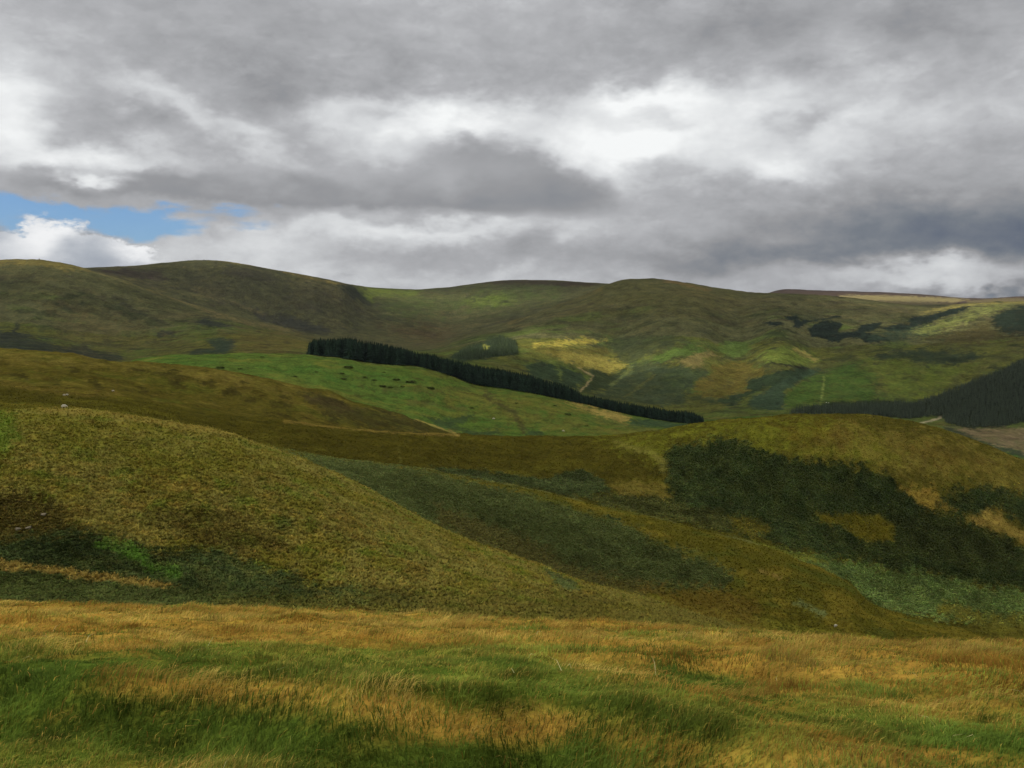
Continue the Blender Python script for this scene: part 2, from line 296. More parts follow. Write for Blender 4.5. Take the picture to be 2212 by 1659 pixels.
paint(alb(66, 78, 40), Z(7, (980, 840), (1240, 890), (1500, 940), (1800, 985), (2212, 1070), (2400, 1100), (2400, 1260), (1900, 1240), (1560, 1190), (1350, 1140), (1240, 1010), (1050, 920), (900, 860)), 5, 7, 14, 12, .95, mottle=.1, br=.9)
paint(alb(84, 80, 28), Z(7, (1750, 1110), (2000, 1160), (2400, 1240), (2400, 1420), (2100, 1330), (1860, 1240), (1700, 1160)), 5, 7, 10, 12, .9, mottle=.4)
paint(alb(84, 86, 30), Z(7, (640, 770), (800, 800), (980, 850), (1200, 900), (1000, 890), (760, 830)), 5, 7, 7, 8, .9)
stroke(alb(96, 92, 40), Z(6, (1520, 120), (1640, 160), (1760, 190), (1840, 250), (1850, 300)), 5, 7, 9, 8, 5, .7)
stroke(alb(76, 74, 30), Z(2, (745, 1130), (748, 1190), (755, 1240)), 5, 7, 3, 3, 3, .6)
# --- brown moor hill
paint(alb(92, 82, 37), Z(1, (-100, 690), (450, 760), (900, 800), (1450, 850), (2000, 980), (2212, 1060), (1900, 1010), (1300, 900), (700, 830), (-100, 770)), 5.5, 9, 18, 12, .5, mottle=.5)
for q in [(560, 900, 660, 970), (330, 900, 400, 935), (860, 950, 950, 990), (810, 830, 950, 865), (1030, 805, 1090, 825), (960, 845, 1080, 885), (1050, 850, 1200, 905), (1040, 915, 1200, 955), (1310, 920, 1400, 960), (1430, 960, 1550, 1005), (1570, 1020, 1640, 1050), (1800, 1005, 1880, 1040), (1720, 1050, 1890, 1080), (1700, 1120, 1890, 1150), (1530, 920, 1600, 950), (1380, 815, 1450, 840), (630, 780, 700, 800), (60, 860, 190, 905), (420, 820, 520, 850)]:
    a, b, c_, d_ = q; m = (b + d_) / 2
    paint(alb(48, 44, 16), Z(1, (a, b + 4), ((a + c_) / 2, b - 4), (c_, m + 6), (c_ - 8, d_), ((a + c_) / 2, d_ - 2), (a + 8, m)), 5.3, 9, 6, 7, .85, br=.3)
paint(alb(50, 48, 22), Z(2, (110, 790), (200, 800), (330, 840), (400, 880), (560, 870), (700, 920), (850, 950), (1000, 1010), (1080, 1050), (900, 1045), (700, 1030), (500, 1000), (300, 960), (250, 890)), 5.5, 9, 12, 14, .95, mottle=.3, br=.35)
paint(alb(52, 46, 24), Z(1, (1930, 1000), (2050, 1010), (2180, 1040), (2300, 1100), (2200, 1110), (2050, 1070)), 5.5, 9, 8, 10, .9)
stroke(alb(104, 88, 40), [(905, 1341), (1060, 1360), (1190, 1372), (1300, 1379), (1460, 1386)], 5, 7, 4, 4, 3, .75)
stroke(alb(122, 106, 56), Z(2, (850, 955), (960, 990), (1050, 1025), (1135, 1060)), 5.5, 9.2, 3, 3, 2, .85)
stroke(alb(96, 82, 36), Z(1, (0, 920), (400, 990), (700, 1000), (760, 985)), 5, 9, 7, 8, 5, .5)
# --- green pasture
paint(alb(88, 82, 36), Z(2, (850, 780), (1100, 760), (1250, 770), (1500, 800), (1800, 840), (2212, 960), (2700, 1050), (2400, 1080), (1700, 1060), (1500, 980), (1300, 900)), 9, 11.5, 22, 18, .6, mottle=.6)
paint(alb(124, 108, 56), Z(3, (300, 1165), (500, 1200), (700, 1250), (860, 1310), (800, 1360), (620, 1300), (420, 1230)), 9, 11.5, 9, 8, .9)
paint(alb(46, 60, 38), Z(3, (830, 1330), (1000, 1320), (1250, 1345), (1420, 1365), (1300, 1400), (1000, 1390), (860, 1370)), 9, 11.5, 6, 6, .95)
paint(alb(56, 64, 30), Z(3, (500, 1310), (700, 1370), (950, 1430), (1100, 1410), (1000, 1400), (760, 1330)), 9, 11.5, 6, 8, .8, mottle=.4)
paint(alb(46, 58, 32), Z(2, (880, 940), (1050, 960), (1180, 930), (1220, 940), (1100, 1000), (1250, 1040), (1400, 1020), (1420, 1060), (1200, 1070), (1080, 1030)), 9, 11.5, 7, 9, .95)
paint(alb(46, 58, 32), Z(2, (1560, 1020), (1670, 1035), (1670, 1070), (1560, 1065)), 9, 11.5, 7, 7, .95)
stroke(alb(58, 56, 30), Z(2, (1300, 790), (1370, 850), (1460, 900), (1510, 950), (1540, 1000), (1560, 1050)), 9, 11.5, 7, 6, 7, .85)
stroke(alb(64, 62, 32), Z(2, (800, 850), (950, 860), (1060, 880), (1200, 900)), 9, 11.5, 5, 6, 6, .6)
stroke(alb(60, 62, 30), Z(2, (650, 770), (900, 780), (1100, 765), (1200, 770)), 9, 11.5, 5, 6, 6, .6)
stroke(alb(100, 100, 52), Z(2, (160, 545), (340, 560), (560, 595), (850, 612), (970, 645), (1100, 685)), 9.5, 11.5, 3, 4, 2, .5)
for i in range(46):
    x = rng.uniform(1000, 2000); y = rng.uniform(1180, 1370); w_ = rng.uniform(6, 22)
    paint(alb(58, 60, 26), [(x - w_, y), (x, y - w_ * .25), (x + w_, y + 1), (x, y + w_ * .3)], 9, 11.5, 3, 5, .75)
paint(alb(112, 98, 72), Z(8, (1000, 1240), (1300, 1240), (1800, 1250), (2400, 1260), (2400, 1700), (2000, 1600), (1700, 1520), (1400, 1400), (1150, 1290)), 10, 12.3, 8, 7, .95, mottle=.3)
stroke(alb(48, 56, 40), Z(8, (1000, 1270), (1300, 1380), (1600, 1500), (1850, 1560), (2100, 1640), (2400, 1740)), 10, 12.3, 8, 6, 5, .9)
stroke(alb(150, 140, 110), Z(8, (620, 1180), (840, 1130), (950, 1085)), 10, 12.6, 2.5, 2, 2, .9)
# --- far slopes, left hill
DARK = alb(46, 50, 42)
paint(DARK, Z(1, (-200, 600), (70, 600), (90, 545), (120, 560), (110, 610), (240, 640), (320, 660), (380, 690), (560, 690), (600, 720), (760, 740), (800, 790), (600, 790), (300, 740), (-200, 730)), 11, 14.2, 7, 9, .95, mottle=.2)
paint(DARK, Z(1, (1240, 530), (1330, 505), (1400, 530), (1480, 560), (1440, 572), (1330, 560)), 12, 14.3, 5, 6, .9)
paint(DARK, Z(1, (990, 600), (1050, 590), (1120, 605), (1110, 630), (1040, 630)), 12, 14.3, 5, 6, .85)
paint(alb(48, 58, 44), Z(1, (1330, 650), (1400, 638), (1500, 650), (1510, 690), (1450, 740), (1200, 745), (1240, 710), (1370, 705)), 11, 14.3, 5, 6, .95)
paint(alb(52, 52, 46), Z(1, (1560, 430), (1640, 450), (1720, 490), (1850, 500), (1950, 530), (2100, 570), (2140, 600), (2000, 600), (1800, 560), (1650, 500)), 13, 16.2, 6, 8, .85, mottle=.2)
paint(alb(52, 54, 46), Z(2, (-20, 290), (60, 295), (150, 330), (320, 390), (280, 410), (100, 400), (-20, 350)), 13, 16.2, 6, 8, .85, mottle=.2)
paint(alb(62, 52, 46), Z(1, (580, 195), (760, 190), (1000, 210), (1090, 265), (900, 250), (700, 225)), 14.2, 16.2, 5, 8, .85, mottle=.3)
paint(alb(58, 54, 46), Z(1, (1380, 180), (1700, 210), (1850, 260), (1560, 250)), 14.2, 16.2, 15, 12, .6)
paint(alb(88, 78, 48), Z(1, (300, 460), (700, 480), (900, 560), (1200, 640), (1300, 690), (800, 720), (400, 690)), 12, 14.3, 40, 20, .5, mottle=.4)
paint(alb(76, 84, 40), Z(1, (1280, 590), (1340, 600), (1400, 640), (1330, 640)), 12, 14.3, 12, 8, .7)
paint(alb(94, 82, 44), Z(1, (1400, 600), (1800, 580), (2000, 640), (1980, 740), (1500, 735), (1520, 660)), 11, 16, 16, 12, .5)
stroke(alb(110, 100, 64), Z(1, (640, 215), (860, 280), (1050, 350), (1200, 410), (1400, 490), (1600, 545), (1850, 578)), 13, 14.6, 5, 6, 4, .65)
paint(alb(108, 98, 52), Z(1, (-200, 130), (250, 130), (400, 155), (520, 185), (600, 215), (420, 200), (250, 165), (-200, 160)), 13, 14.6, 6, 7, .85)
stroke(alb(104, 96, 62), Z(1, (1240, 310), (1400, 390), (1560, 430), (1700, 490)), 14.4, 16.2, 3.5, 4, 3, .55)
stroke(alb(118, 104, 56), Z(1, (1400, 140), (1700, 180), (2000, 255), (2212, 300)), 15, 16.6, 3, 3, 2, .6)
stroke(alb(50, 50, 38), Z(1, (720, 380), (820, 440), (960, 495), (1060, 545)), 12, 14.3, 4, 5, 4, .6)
# --- corrie
paint(alb(96, 108, 44), Z(2, (470, 110), (560, 110), (900, 135), (840, 170), (600, 165), (560, 210), (520, 190)), 15, 16.6, 6, 7, .8)
paint(alb(72, 84, 42), Z(2, (560, 200), (800, 160), (1100, 150), (1500, 90), (1800, 100), (1750, 190), (1500, 240), (1200, 270), (900, 300), (680, 290)), 14.6, 16.6, 25, 16, .75, mottle=.5)
paint(alb(96, 112, 44), Z(2, (1180, 200), (1400, 150), (1500, 190), (1350, 240), (1200, 235)), 14.6, 16.6, 12, 10, .6, mottle=.4)
paint(alb(58, 48, 36), Z(2, (1130, 92), (1500, 65), (1750, 70), (2060, 92), (1950, 110), (1700, 100), (1500, 85)), 15, 16.8, 3, 3, .8)
paint(alb(46, 52, 40), Z(2, (350, 90), (470, 110), (560, 225), (520, 215), (420, 160)), 14.6, 16.3, 6, 6, .8)
paint(alb(80, 66, 42), Z(2, (600, 350), (900, 340), (1100, 400), (1000, 470), (800, 440)), 13, 16, 22, 16, .6, mottle=.4)
stroke(alb(104, 92, 52), Z(2, (1440, 340), (1600, 270), (1750, 215), (1900, 160), (2050, 110)), 13.4, 14.6, 6, 7, 4, .6)
stroke(alb(56, 60, 40), Z(2, (600, 290), (740, 320), (830, 360)), 14, 16, 7, 7, 6, .6)
# --- cone hill and lower humps
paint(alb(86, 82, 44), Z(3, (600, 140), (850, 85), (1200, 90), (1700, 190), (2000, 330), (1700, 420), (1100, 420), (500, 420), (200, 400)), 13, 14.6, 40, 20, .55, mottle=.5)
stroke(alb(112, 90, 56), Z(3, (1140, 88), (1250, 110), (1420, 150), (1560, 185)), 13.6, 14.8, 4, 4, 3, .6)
paint(alb(138, 128, 58), Z(3, (0, 650), (200, 630), (420, 605), (640, 620), (500, 650), (300, 660), (100, 680), (0, 690)), 12, 14, 6, 6, 1)  # pale moor grass, with the sun patch's brightness painted in
paint(alb(114, 106, 50), Z(3, (130, 730), (260, 705), (480, 745), (620, 780), (760, 800), (840, 840), (760, 870), (660, 930), (560, 890), (420, 860), (260, 810)), 11.4, 14, 6, 7, 1, mottle=.2)  # second sun patch, also brightened in the cover colour
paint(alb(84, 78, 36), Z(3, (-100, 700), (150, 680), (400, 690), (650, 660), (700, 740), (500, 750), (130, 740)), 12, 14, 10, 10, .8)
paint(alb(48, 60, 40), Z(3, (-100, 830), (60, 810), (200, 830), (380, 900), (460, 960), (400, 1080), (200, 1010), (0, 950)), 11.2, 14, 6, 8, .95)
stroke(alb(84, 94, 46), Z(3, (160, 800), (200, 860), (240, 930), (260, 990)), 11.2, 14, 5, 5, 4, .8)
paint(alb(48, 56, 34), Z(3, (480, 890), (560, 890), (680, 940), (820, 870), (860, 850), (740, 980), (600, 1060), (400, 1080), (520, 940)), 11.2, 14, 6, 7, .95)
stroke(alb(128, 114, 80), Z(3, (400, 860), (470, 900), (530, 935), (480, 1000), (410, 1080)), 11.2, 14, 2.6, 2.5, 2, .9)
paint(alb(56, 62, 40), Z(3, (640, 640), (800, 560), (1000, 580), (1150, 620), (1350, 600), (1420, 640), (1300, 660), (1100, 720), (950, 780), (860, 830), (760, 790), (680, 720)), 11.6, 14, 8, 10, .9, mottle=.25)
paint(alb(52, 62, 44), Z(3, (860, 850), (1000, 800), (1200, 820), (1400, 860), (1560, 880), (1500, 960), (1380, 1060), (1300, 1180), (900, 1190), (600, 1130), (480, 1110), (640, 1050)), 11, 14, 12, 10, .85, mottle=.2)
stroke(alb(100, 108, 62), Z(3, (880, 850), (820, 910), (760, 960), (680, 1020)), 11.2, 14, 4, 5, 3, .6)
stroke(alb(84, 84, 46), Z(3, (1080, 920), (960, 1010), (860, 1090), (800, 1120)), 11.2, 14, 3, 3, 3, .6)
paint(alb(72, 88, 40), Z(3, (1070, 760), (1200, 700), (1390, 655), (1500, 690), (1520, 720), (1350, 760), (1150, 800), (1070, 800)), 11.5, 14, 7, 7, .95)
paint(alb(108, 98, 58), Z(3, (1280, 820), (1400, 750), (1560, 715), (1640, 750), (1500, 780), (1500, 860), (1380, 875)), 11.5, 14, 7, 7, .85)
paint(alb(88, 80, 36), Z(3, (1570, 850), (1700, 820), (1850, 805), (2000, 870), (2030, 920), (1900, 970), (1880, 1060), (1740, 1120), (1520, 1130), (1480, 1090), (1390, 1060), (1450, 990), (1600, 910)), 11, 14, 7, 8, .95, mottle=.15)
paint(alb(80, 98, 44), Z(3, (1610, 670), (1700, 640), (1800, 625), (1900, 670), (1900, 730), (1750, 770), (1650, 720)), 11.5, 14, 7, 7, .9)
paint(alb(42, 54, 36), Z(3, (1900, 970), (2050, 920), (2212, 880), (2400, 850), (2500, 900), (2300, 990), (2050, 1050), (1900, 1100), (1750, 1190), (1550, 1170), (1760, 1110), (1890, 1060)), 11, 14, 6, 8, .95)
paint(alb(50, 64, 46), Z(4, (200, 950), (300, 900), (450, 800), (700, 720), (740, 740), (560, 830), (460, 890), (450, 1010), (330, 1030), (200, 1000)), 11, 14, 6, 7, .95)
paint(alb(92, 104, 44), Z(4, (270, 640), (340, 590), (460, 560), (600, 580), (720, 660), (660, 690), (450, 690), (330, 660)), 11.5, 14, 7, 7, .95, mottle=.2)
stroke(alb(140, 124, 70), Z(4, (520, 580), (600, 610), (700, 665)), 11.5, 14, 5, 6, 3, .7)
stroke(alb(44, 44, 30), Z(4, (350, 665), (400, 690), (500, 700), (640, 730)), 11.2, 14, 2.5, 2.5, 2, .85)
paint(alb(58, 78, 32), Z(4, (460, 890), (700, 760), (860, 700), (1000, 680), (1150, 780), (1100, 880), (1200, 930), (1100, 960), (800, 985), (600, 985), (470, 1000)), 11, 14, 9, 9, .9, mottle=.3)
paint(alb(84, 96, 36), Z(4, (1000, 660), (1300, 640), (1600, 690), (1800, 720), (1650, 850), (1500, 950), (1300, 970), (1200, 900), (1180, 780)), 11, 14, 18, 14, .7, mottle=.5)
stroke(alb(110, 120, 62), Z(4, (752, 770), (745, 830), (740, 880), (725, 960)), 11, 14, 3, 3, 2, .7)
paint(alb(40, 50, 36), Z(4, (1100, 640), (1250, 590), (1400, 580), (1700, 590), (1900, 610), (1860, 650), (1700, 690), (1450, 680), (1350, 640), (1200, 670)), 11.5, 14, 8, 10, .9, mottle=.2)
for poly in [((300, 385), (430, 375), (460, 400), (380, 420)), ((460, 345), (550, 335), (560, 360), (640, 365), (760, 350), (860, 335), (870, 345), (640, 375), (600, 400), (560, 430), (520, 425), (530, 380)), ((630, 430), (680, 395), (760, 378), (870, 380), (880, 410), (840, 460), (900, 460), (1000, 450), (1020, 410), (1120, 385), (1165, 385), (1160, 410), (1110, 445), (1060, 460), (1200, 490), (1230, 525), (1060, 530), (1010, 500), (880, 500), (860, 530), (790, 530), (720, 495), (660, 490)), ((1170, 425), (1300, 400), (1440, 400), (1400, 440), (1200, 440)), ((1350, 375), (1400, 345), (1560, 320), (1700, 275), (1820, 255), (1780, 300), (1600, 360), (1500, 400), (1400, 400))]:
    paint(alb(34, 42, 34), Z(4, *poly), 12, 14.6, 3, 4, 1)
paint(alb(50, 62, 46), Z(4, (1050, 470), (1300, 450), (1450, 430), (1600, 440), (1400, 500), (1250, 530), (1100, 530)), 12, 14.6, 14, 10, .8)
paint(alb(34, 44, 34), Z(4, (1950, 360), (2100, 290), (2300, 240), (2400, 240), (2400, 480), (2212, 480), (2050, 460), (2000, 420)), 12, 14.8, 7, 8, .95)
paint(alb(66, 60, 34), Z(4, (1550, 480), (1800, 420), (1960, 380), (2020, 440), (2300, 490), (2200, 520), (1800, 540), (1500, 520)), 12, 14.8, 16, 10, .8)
paint(alb(112, 118, 62), Z(4, (1420, 450), (1600, 390), (1800, 320), (1960, 260), (2120, 255), (1900, 330), (1650, 420), (1480, 475)), 12, 14.8, 12, 8, .7)  # diagonal sunbeam across the ridge, painted into the colour
paint(alb(120, 112, 62), Z(4, (1440, 330), (1560, 285), (1700, 255), (1900, 238), (2300, 228), (2300, 242), (1900, 252), (1700, 278), (1560, 312)), 12, 14.9, 5, 4, .9)  # sunlit edge of the ridge crest, put in as colour
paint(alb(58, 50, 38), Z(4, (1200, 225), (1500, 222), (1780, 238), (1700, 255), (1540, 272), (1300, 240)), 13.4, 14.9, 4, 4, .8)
# --- distant moor
setk(17.3, 19, alb(70, 58, 48))
paint(alb(122, 112, 74), Z(4, (860, 186), (1100, 184), (1400, 196), (1700, 205), (1820, 215), (1700, 240), (1400, 235), (900, 225)), 17.1, 19, 3, 2, 1)  # sunlit strip of the moor, its brightness painted in
paint(alb(100, 90, 60), Z(4, (1790, 222), (1900, 218), (2300, 200), (2500, 190), (2500, 260), (1800, 240)), 17.1, 19, 3, 2, 1)
paint(alb(50, 50, 38), [(300, 862), (640, 835), (900, 872), (1130, 912), (1260, 1010), (1150, 1060), (900, 1030), (700, 960), (500, 900)], 14.2, 16.2, 40, 20, .6, mottle=.3)
# floors of the woods
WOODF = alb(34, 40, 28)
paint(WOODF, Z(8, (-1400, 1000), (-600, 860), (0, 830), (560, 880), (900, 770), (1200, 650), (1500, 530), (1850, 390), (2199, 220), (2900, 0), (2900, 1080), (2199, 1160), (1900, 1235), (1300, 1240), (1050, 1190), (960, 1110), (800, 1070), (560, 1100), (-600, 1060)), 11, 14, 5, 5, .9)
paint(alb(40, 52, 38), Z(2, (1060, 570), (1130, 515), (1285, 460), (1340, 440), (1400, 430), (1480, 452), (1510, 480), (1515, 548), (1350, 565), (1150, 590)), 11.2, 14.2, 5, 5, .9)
paint(alb(112, 114, 56), Z(2, (1284, 482), (1300, 474), (1318, 482), (1330, 492), (1312, 512), (1290, 514)), 11.2, 14.2, 2.5, 2, 1)
# scattered small dark tufts over all the far slopes
for i in range(330):
    x = rng.uniform(-20, 3280); y = rng.uniform(880, 1290); w_ = rng.uniform(3, 16)
    paint(alb(50, 52, 36), [(x - w_, y - w_ * .1), (x, y - w_ * .3), (x + w_, y + w_ * .2), (x, y + w_ * .3)], 12, 16.5, 3, 4, rng.uniform(.3, .75))

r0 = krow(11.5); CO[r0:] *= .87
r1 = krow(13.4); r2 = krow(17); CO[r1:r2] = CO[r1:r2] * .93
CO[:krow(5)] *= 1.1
CO = np.clip(CO, .004, .8)
# ------------------------------------------------------------------ materials
def new_mat(name):
    m = bpy.data.materials.new(name); m.use_nodes = True
    nt = m.node_tree; nt.nodes.clear()
    out = nt.nodes.new('ShaderNodeOutputMaterial')
    return m, nt, out
def N(nt, t, **kw):
    n = nt.nodes.new(t)
    for k, v in kw.items(): setattr(n, k, v)
    return n
def math_node(nt, op, a, b=None, c=None, clamp=False):
    n = nt.nodes.new('ShaderNodeMath'); n.operation = op; n.use_clamp = clamp
    for i, v in enumerate((a, b, c)):
        if v is None: continue
        if isinstance(v, (int, float)): n.inputs[i].default_value = v
        else: nt.links.new(v, n.inputs[i])
    return n.outputs[0]
def land_material(name, scales, var=.5, bump=0.5, bdist=.5):
    """ground cover colour of the land, broken up by tufts of a real size (m)"""
    m, nt, out = new_mat(name)
    at = N(nt, 'ShaderNodeAttribute', attribute_name='cover'); geo = N(nt, 'ShaderNodeNewGeometry')
    mp = N(nt, 'ShaderNodeMapping'); mp.inputs['Scale'].default_value = (1, 1, 1.0); nt.links.new(geo.outputs['Position'], mp.inputs['Vector'])
    tot = None
    for i, s in enumerate(scales):
        nz = N(nt, 'ShaderNodeTexNoise'); nz.inputs['Scale'].default_value = 1.0 / s; nz.inputs['Detail'].default_value = 6; nz.inputs['Roughness'].default_value = .65
        nt.links.new(mp.outputs[0], nz.inputs['Vector'])
        v = math_node(nt, 'SUBTRACT', nz.outputs['Fac'], .5)
        tot = v if tot is None else math_node(nt, 'ADD', tot, v)
    f = math_node(nt, 'MULTIPLY_ADD', tot, var * 2.4, 1.0); f = math_node(nt, 'MAXIMUM', f, .35)
    mul = N(nt, 'ShaderNodeVectorMath', operation='SCALE'); nt.links.new(at.outputs['Color'], mul.inputs[0]); nt.links.new(f, mul.inputs['Scale'])
    hs = N(nt, 'ShaderNodeHueSaturation'); nt.links.new(mul.outputs[0], hs.inputs['Color'])
    nh = N(nt, 'ShaderNodeTexNoise'); nh.inputs['Scale'].default_value = .6 / scales[0]; nh.inputs['Detail'].default_value = 4; nt.links.new(mp.outputs[0], nh.inputs['Vector'])
    nt.links.new(math_node(nt, 'MULTIPLY_ADD', nh.outputs['Fac'], .05, .476), hs.inputs['Hue'])
    d = N(nt, 'ShaderNodeBsdfDiffuse'); nt.links.new(hs.outputs[0], d.inputs['Color'])
    bp = N(nt, 'ShaderNodeBump'); bp.inputs['Strength'].default_value = bump; bp.inputs['Distance'].default_value = bdist
    nt.links.new(tot, bp.inputs['Height']); nt.links.new(bp.outputs[0], d.inputs['Normal'])
    nt.links.new(d.outputs[0], out.inputs['Surface'])
    return m
def leaf_material(name, trans=.3):
    m, nt, out = new_mat(name)
    at = N(nt, 'ShaderNodeAttribute', attribute_name='cover'); geo = N(nt, 'ShaderNodeNewGeometry')
    nz = N(nt, 'ShaderNodeTexNoise'); nz.inputs['Scale'].default_value = .35; nz.inputs['Detail'].default_value = 3; nt.links.new(geo.outputs['Position'], nz.inputs['Vector'])
    mul = N(nt, 'ShaderNodeVectorMath', operation='SCALE'); nt.links.new(at.outputs['Color'], mul.inputs[0]); nt.links.new(math_node(nt, 'MULTIPLY_ADD', nz.outputs['Fac'], .6, .7), mul.inputs['Scale'])
    d = N(nt, 'ShaderNodeBsdfDiffuse'); t = N(nt, 'ShaderNodeBsdfTranslucent'); mx = N(nt, 'ShaderNodeMixShader'); mx.inputs[0].default_value = trans
    nt.links.new(mul.outputs[0], d.inputs['Color']); nt.links.new(mul.outputs[0], t.inputs['Color'])
    nt.links.new(d.outputs[0], mx.inputs[1]); nt.links.new(t.outputs[0], mx.inputs[2]); nt.links.new(mx.outputs[0], out.inputs['Surface'])
    return m
def plain_material(name, col, var=.3, scale=3.0, rough=.9):
    m, nt, out = new_mat(name)
    geo = N(nt, 'ShaderNodeNewGeometry'); nz = N(nt, 'ShaderNodeTexNoise'); nz.inputs['Scale'].default_value = scale; nz.inputs['Detail'].default_value = 5
    nt.links.new(geo.outputs['Position'], nz.inputs['Vector'])
    mul = N(nt, 'ShaderNodeVectorMath', operation='SCALE'); mul.inputs[0].default_value = tuple(col); nt.links.new(math_node(nt, 'MULTIPLY_ADD', nz.outputs['Fac'], var * 2, 1 - var), mul.inputs['Scale'])
    b = N(nt, 'ShaderNodeBsdfPrincipled'); b.inputs['Roughness'].default_value = rough; b.inputs['Specular IOR Level'].default_value = .15
    nt.links.new(mul.outputs[0], b.inputs['Base Color']); nt.links.new(b.outputs[0], out.inputs['Surface'])
    return m

# ------------------------------------------------------------------ mesh helpers
def mesh_obj(name, V, Fc, mat, col=None, smooth=False):
    V = np.ascontiguousarray(V, np.float32); Fc = np.ascontiguousarray(Fc, np.int32)
    me = bpy.data.meshes.new(name); nf, n = Fc.shape
    me.vertices.add(len(V)); me.vertices.foreach_set('co', V.ravel())
    me.loops.add(nf * n); me.loops.foreach_set('vertex_index', Fc.ravel())
    me.polygons.add(nf); me.polygons.foreach_set('loop_start', np.arange(nf, dtype=np.int32) * n)
    me.polygons.foreach_set('use_smooth', np.full(nf, smooth, dtype=bool))
    if col is not None:
        a = me.attributes.new('cover', 'FLOAT_COLOR', 'POINT')
        c4 = np.ones((len(V), 4), np.float32); c4[:, :3] = col; a.data.foreach_set('color', c4.ravel())
    me.update(calc_edges=True)
    if mat: me.materials.append(mat)
    o = bpy.data.objects.new(name, me); COL.objects.link(o)
    return o
def grid_obj(name, pts, mat, col):
    nr, nc = pts.shape[:2]
    i = np.arange(nr * nc).reshape(nr, nc)
    q = np.stack([i[:-1, :-1], i[:-1, 1:], i[1:, 1:], i[1:, :-1]], -1).reshape(-1, 4)
    return mesh_obj(name, pts.reshape(-1, 3), q, mat, col.reshape(-1, 3), True)

# ------------------------------------------------------------------ the landforms
near_m = land_material('near_hill_cover', (.9, 4.0), .45, .6, .3)
mid_m = land_material('hill_cover', (1.8, 9.0), .7, .9, .8)
far_m = land_material('far_hill_cover', (5.0, 24.0), .75, 1.0, 5.0)
PT = np.stack([PX, DD, PZ], -1)
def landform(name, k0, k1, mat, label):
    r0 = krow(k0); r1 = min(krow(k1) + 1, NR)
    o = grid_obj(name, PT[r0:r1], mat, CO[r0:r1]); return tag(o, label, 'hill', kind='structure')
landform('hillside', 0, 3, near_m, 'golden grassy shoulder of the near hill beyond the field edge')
landform('spur', 3, 5, near_m, 'low spur clad in grey green bracken sloping down to the right')
landform('knoll', 5, 7, mid_m, 'rounded knoll with dark bracken patches and its brown saddle')
landform('moorland', 7, 9, mid_m, 'brown heather moor hill behind the near shoulder on the left')
landform('pasture', 9, 11, mid_m, 'bright green pasture below the long dark conifer belt')
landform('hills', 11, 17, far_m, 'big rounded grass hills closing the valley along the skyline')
landform('moor', 17, 19, far_m, 'distant flat topped moor at the right of the skyline')

# ------------------------------------------------------------------ the near field
def bank_line(X): return 5.74 - .28 * X + .22 * np.sin(X * .9 + 1) + .12 * np.sin(X * 2.3)
def gz(X, Y):
    a = .158 + .0027 * X + .0001 * np.minimum(X * X, 400.0)
    z = -1.65 - a * Y - .0051 * Y * np.abs(Y)
    s = Y - bank_line(X)
    z = z + .40 * (sstep(-.5, .12, s) - .5) * sstep(-6.5, -3.5, X) * (1 - sstep(.8, 2.2, X)) * np.exp(-(s / 2.6) ** 2)
    z = z + .09 * fbm(X * .55, Y * .9, 4, 41) + .075 * fbm(X * 1.9, Y * 2.8, 4, 43)
    s2 = Y - (9.2 - .16 * X + .3 * np.sin(X * .7)); z = z + .13 * (sstep(-.35, .1, s2) - .5) * np.exp(-(s2 / 2.2) ** 2) * sstep(-1, 1.5, X)
    return z
def gold_map(X, Y, Zz):
    x = X / Y * F + CX; y = HY - Zz / Y * F
    wx = x + 70 * fbm(X * .7, Y * 1.2, 4, 61); wy = y + 26 * fbm(X * .8, Y * 1.5, 5, 63, .6)
    left = 1 - sstep(1300, 2000, wx)
    g = (1 - sstep(2015, 2085, wy)) * left + (1 - left) * (.88 - .32 * sstep(2110, 2300, wy))
    def blob(cx, cy, rx, ry, v, rot=0):
        nonlocal g
        c, s = math.cos(math.radians(rot)), math.sin(math.radians(rot))
        dx, dy = wx - cx, wy - cy
        q = ((dx * c + dy * s) / rx) ** 2 + ((-dx * s + dy * c) / ry) ** 2
        g = g + v * np.exp(-q ** 1.5)
    for b in [(420, 2185, 260, 48, .75, 4), (720, 2205, 260, 40, .6, 8), (1150, 2235, 300, 58, .95, 9), (1470, 2305, 260, 62, .9, 15), (1740, 2330, 130, 52, .6, 8), (430, 2050, 150, 38, .6, 12),
              (190, 2080, 60, 20, .3), (1250, 2095, 300, 25, -.4, 6), (950, 2120, 500, 40, -.5, 2), (150, 2150, 250, 40, -.25), (1750, 2180, 420, 70, -.85, 8), (2220, 2170, 170, 34, -.6, 10), (2100, 2260, 320, 30, -.5, 6),
              (2700, 2195, 160, 24, -.5, 8), (2990, 2190, 90, 28, -.45, 4), (2760, 2300, 330, 55, -.6, 10), (2150, 2300, 300, 60, -.4, 8), (3160, 2370, 200, 50, -.5, 8), (2250, 2390, 330, 26, .35, 6), (2900, 2420, 400, 28, .5, 5), (2180, 2110, 90, 12, -.3), (2120, 2030, 60, 10, -.3),
              (70, 2290, 120, 30, .25), (600, 2380, 160, 24, .2), (2600, 2100, 300, 30, .2), (1750, 2390, 260, 60, -.6), (1640, 2440, 500, 50, -.5)]: blob(*b)
    return np.clip(g + .34 * fbm(X * 1.0, Y * 2.2, 5, 65, .6), 0, 1)
gx = np.concatenate([-np.geomspace(24, 90, 14)[::-1], np.linspace(-22, 22, 260), np.geomspace(24, 90, 14)])
gy = np.concatenate([np.linspace(-30, -1, 20), np.linspace(-.5, 3, 14), np.linspace(3.1, 26, 300), np.linspace(26.5, 52, 30)])
GX, GY = np.meshgrid(gx, gy); GZ = gz(GX, GY)
gm = gold_map(GX, np.maximum(GY, 1.0), GZ)[..., None]
GC = alb(66, 80, 26) * (1 - gm) + alb(138, 110, 46) * gm
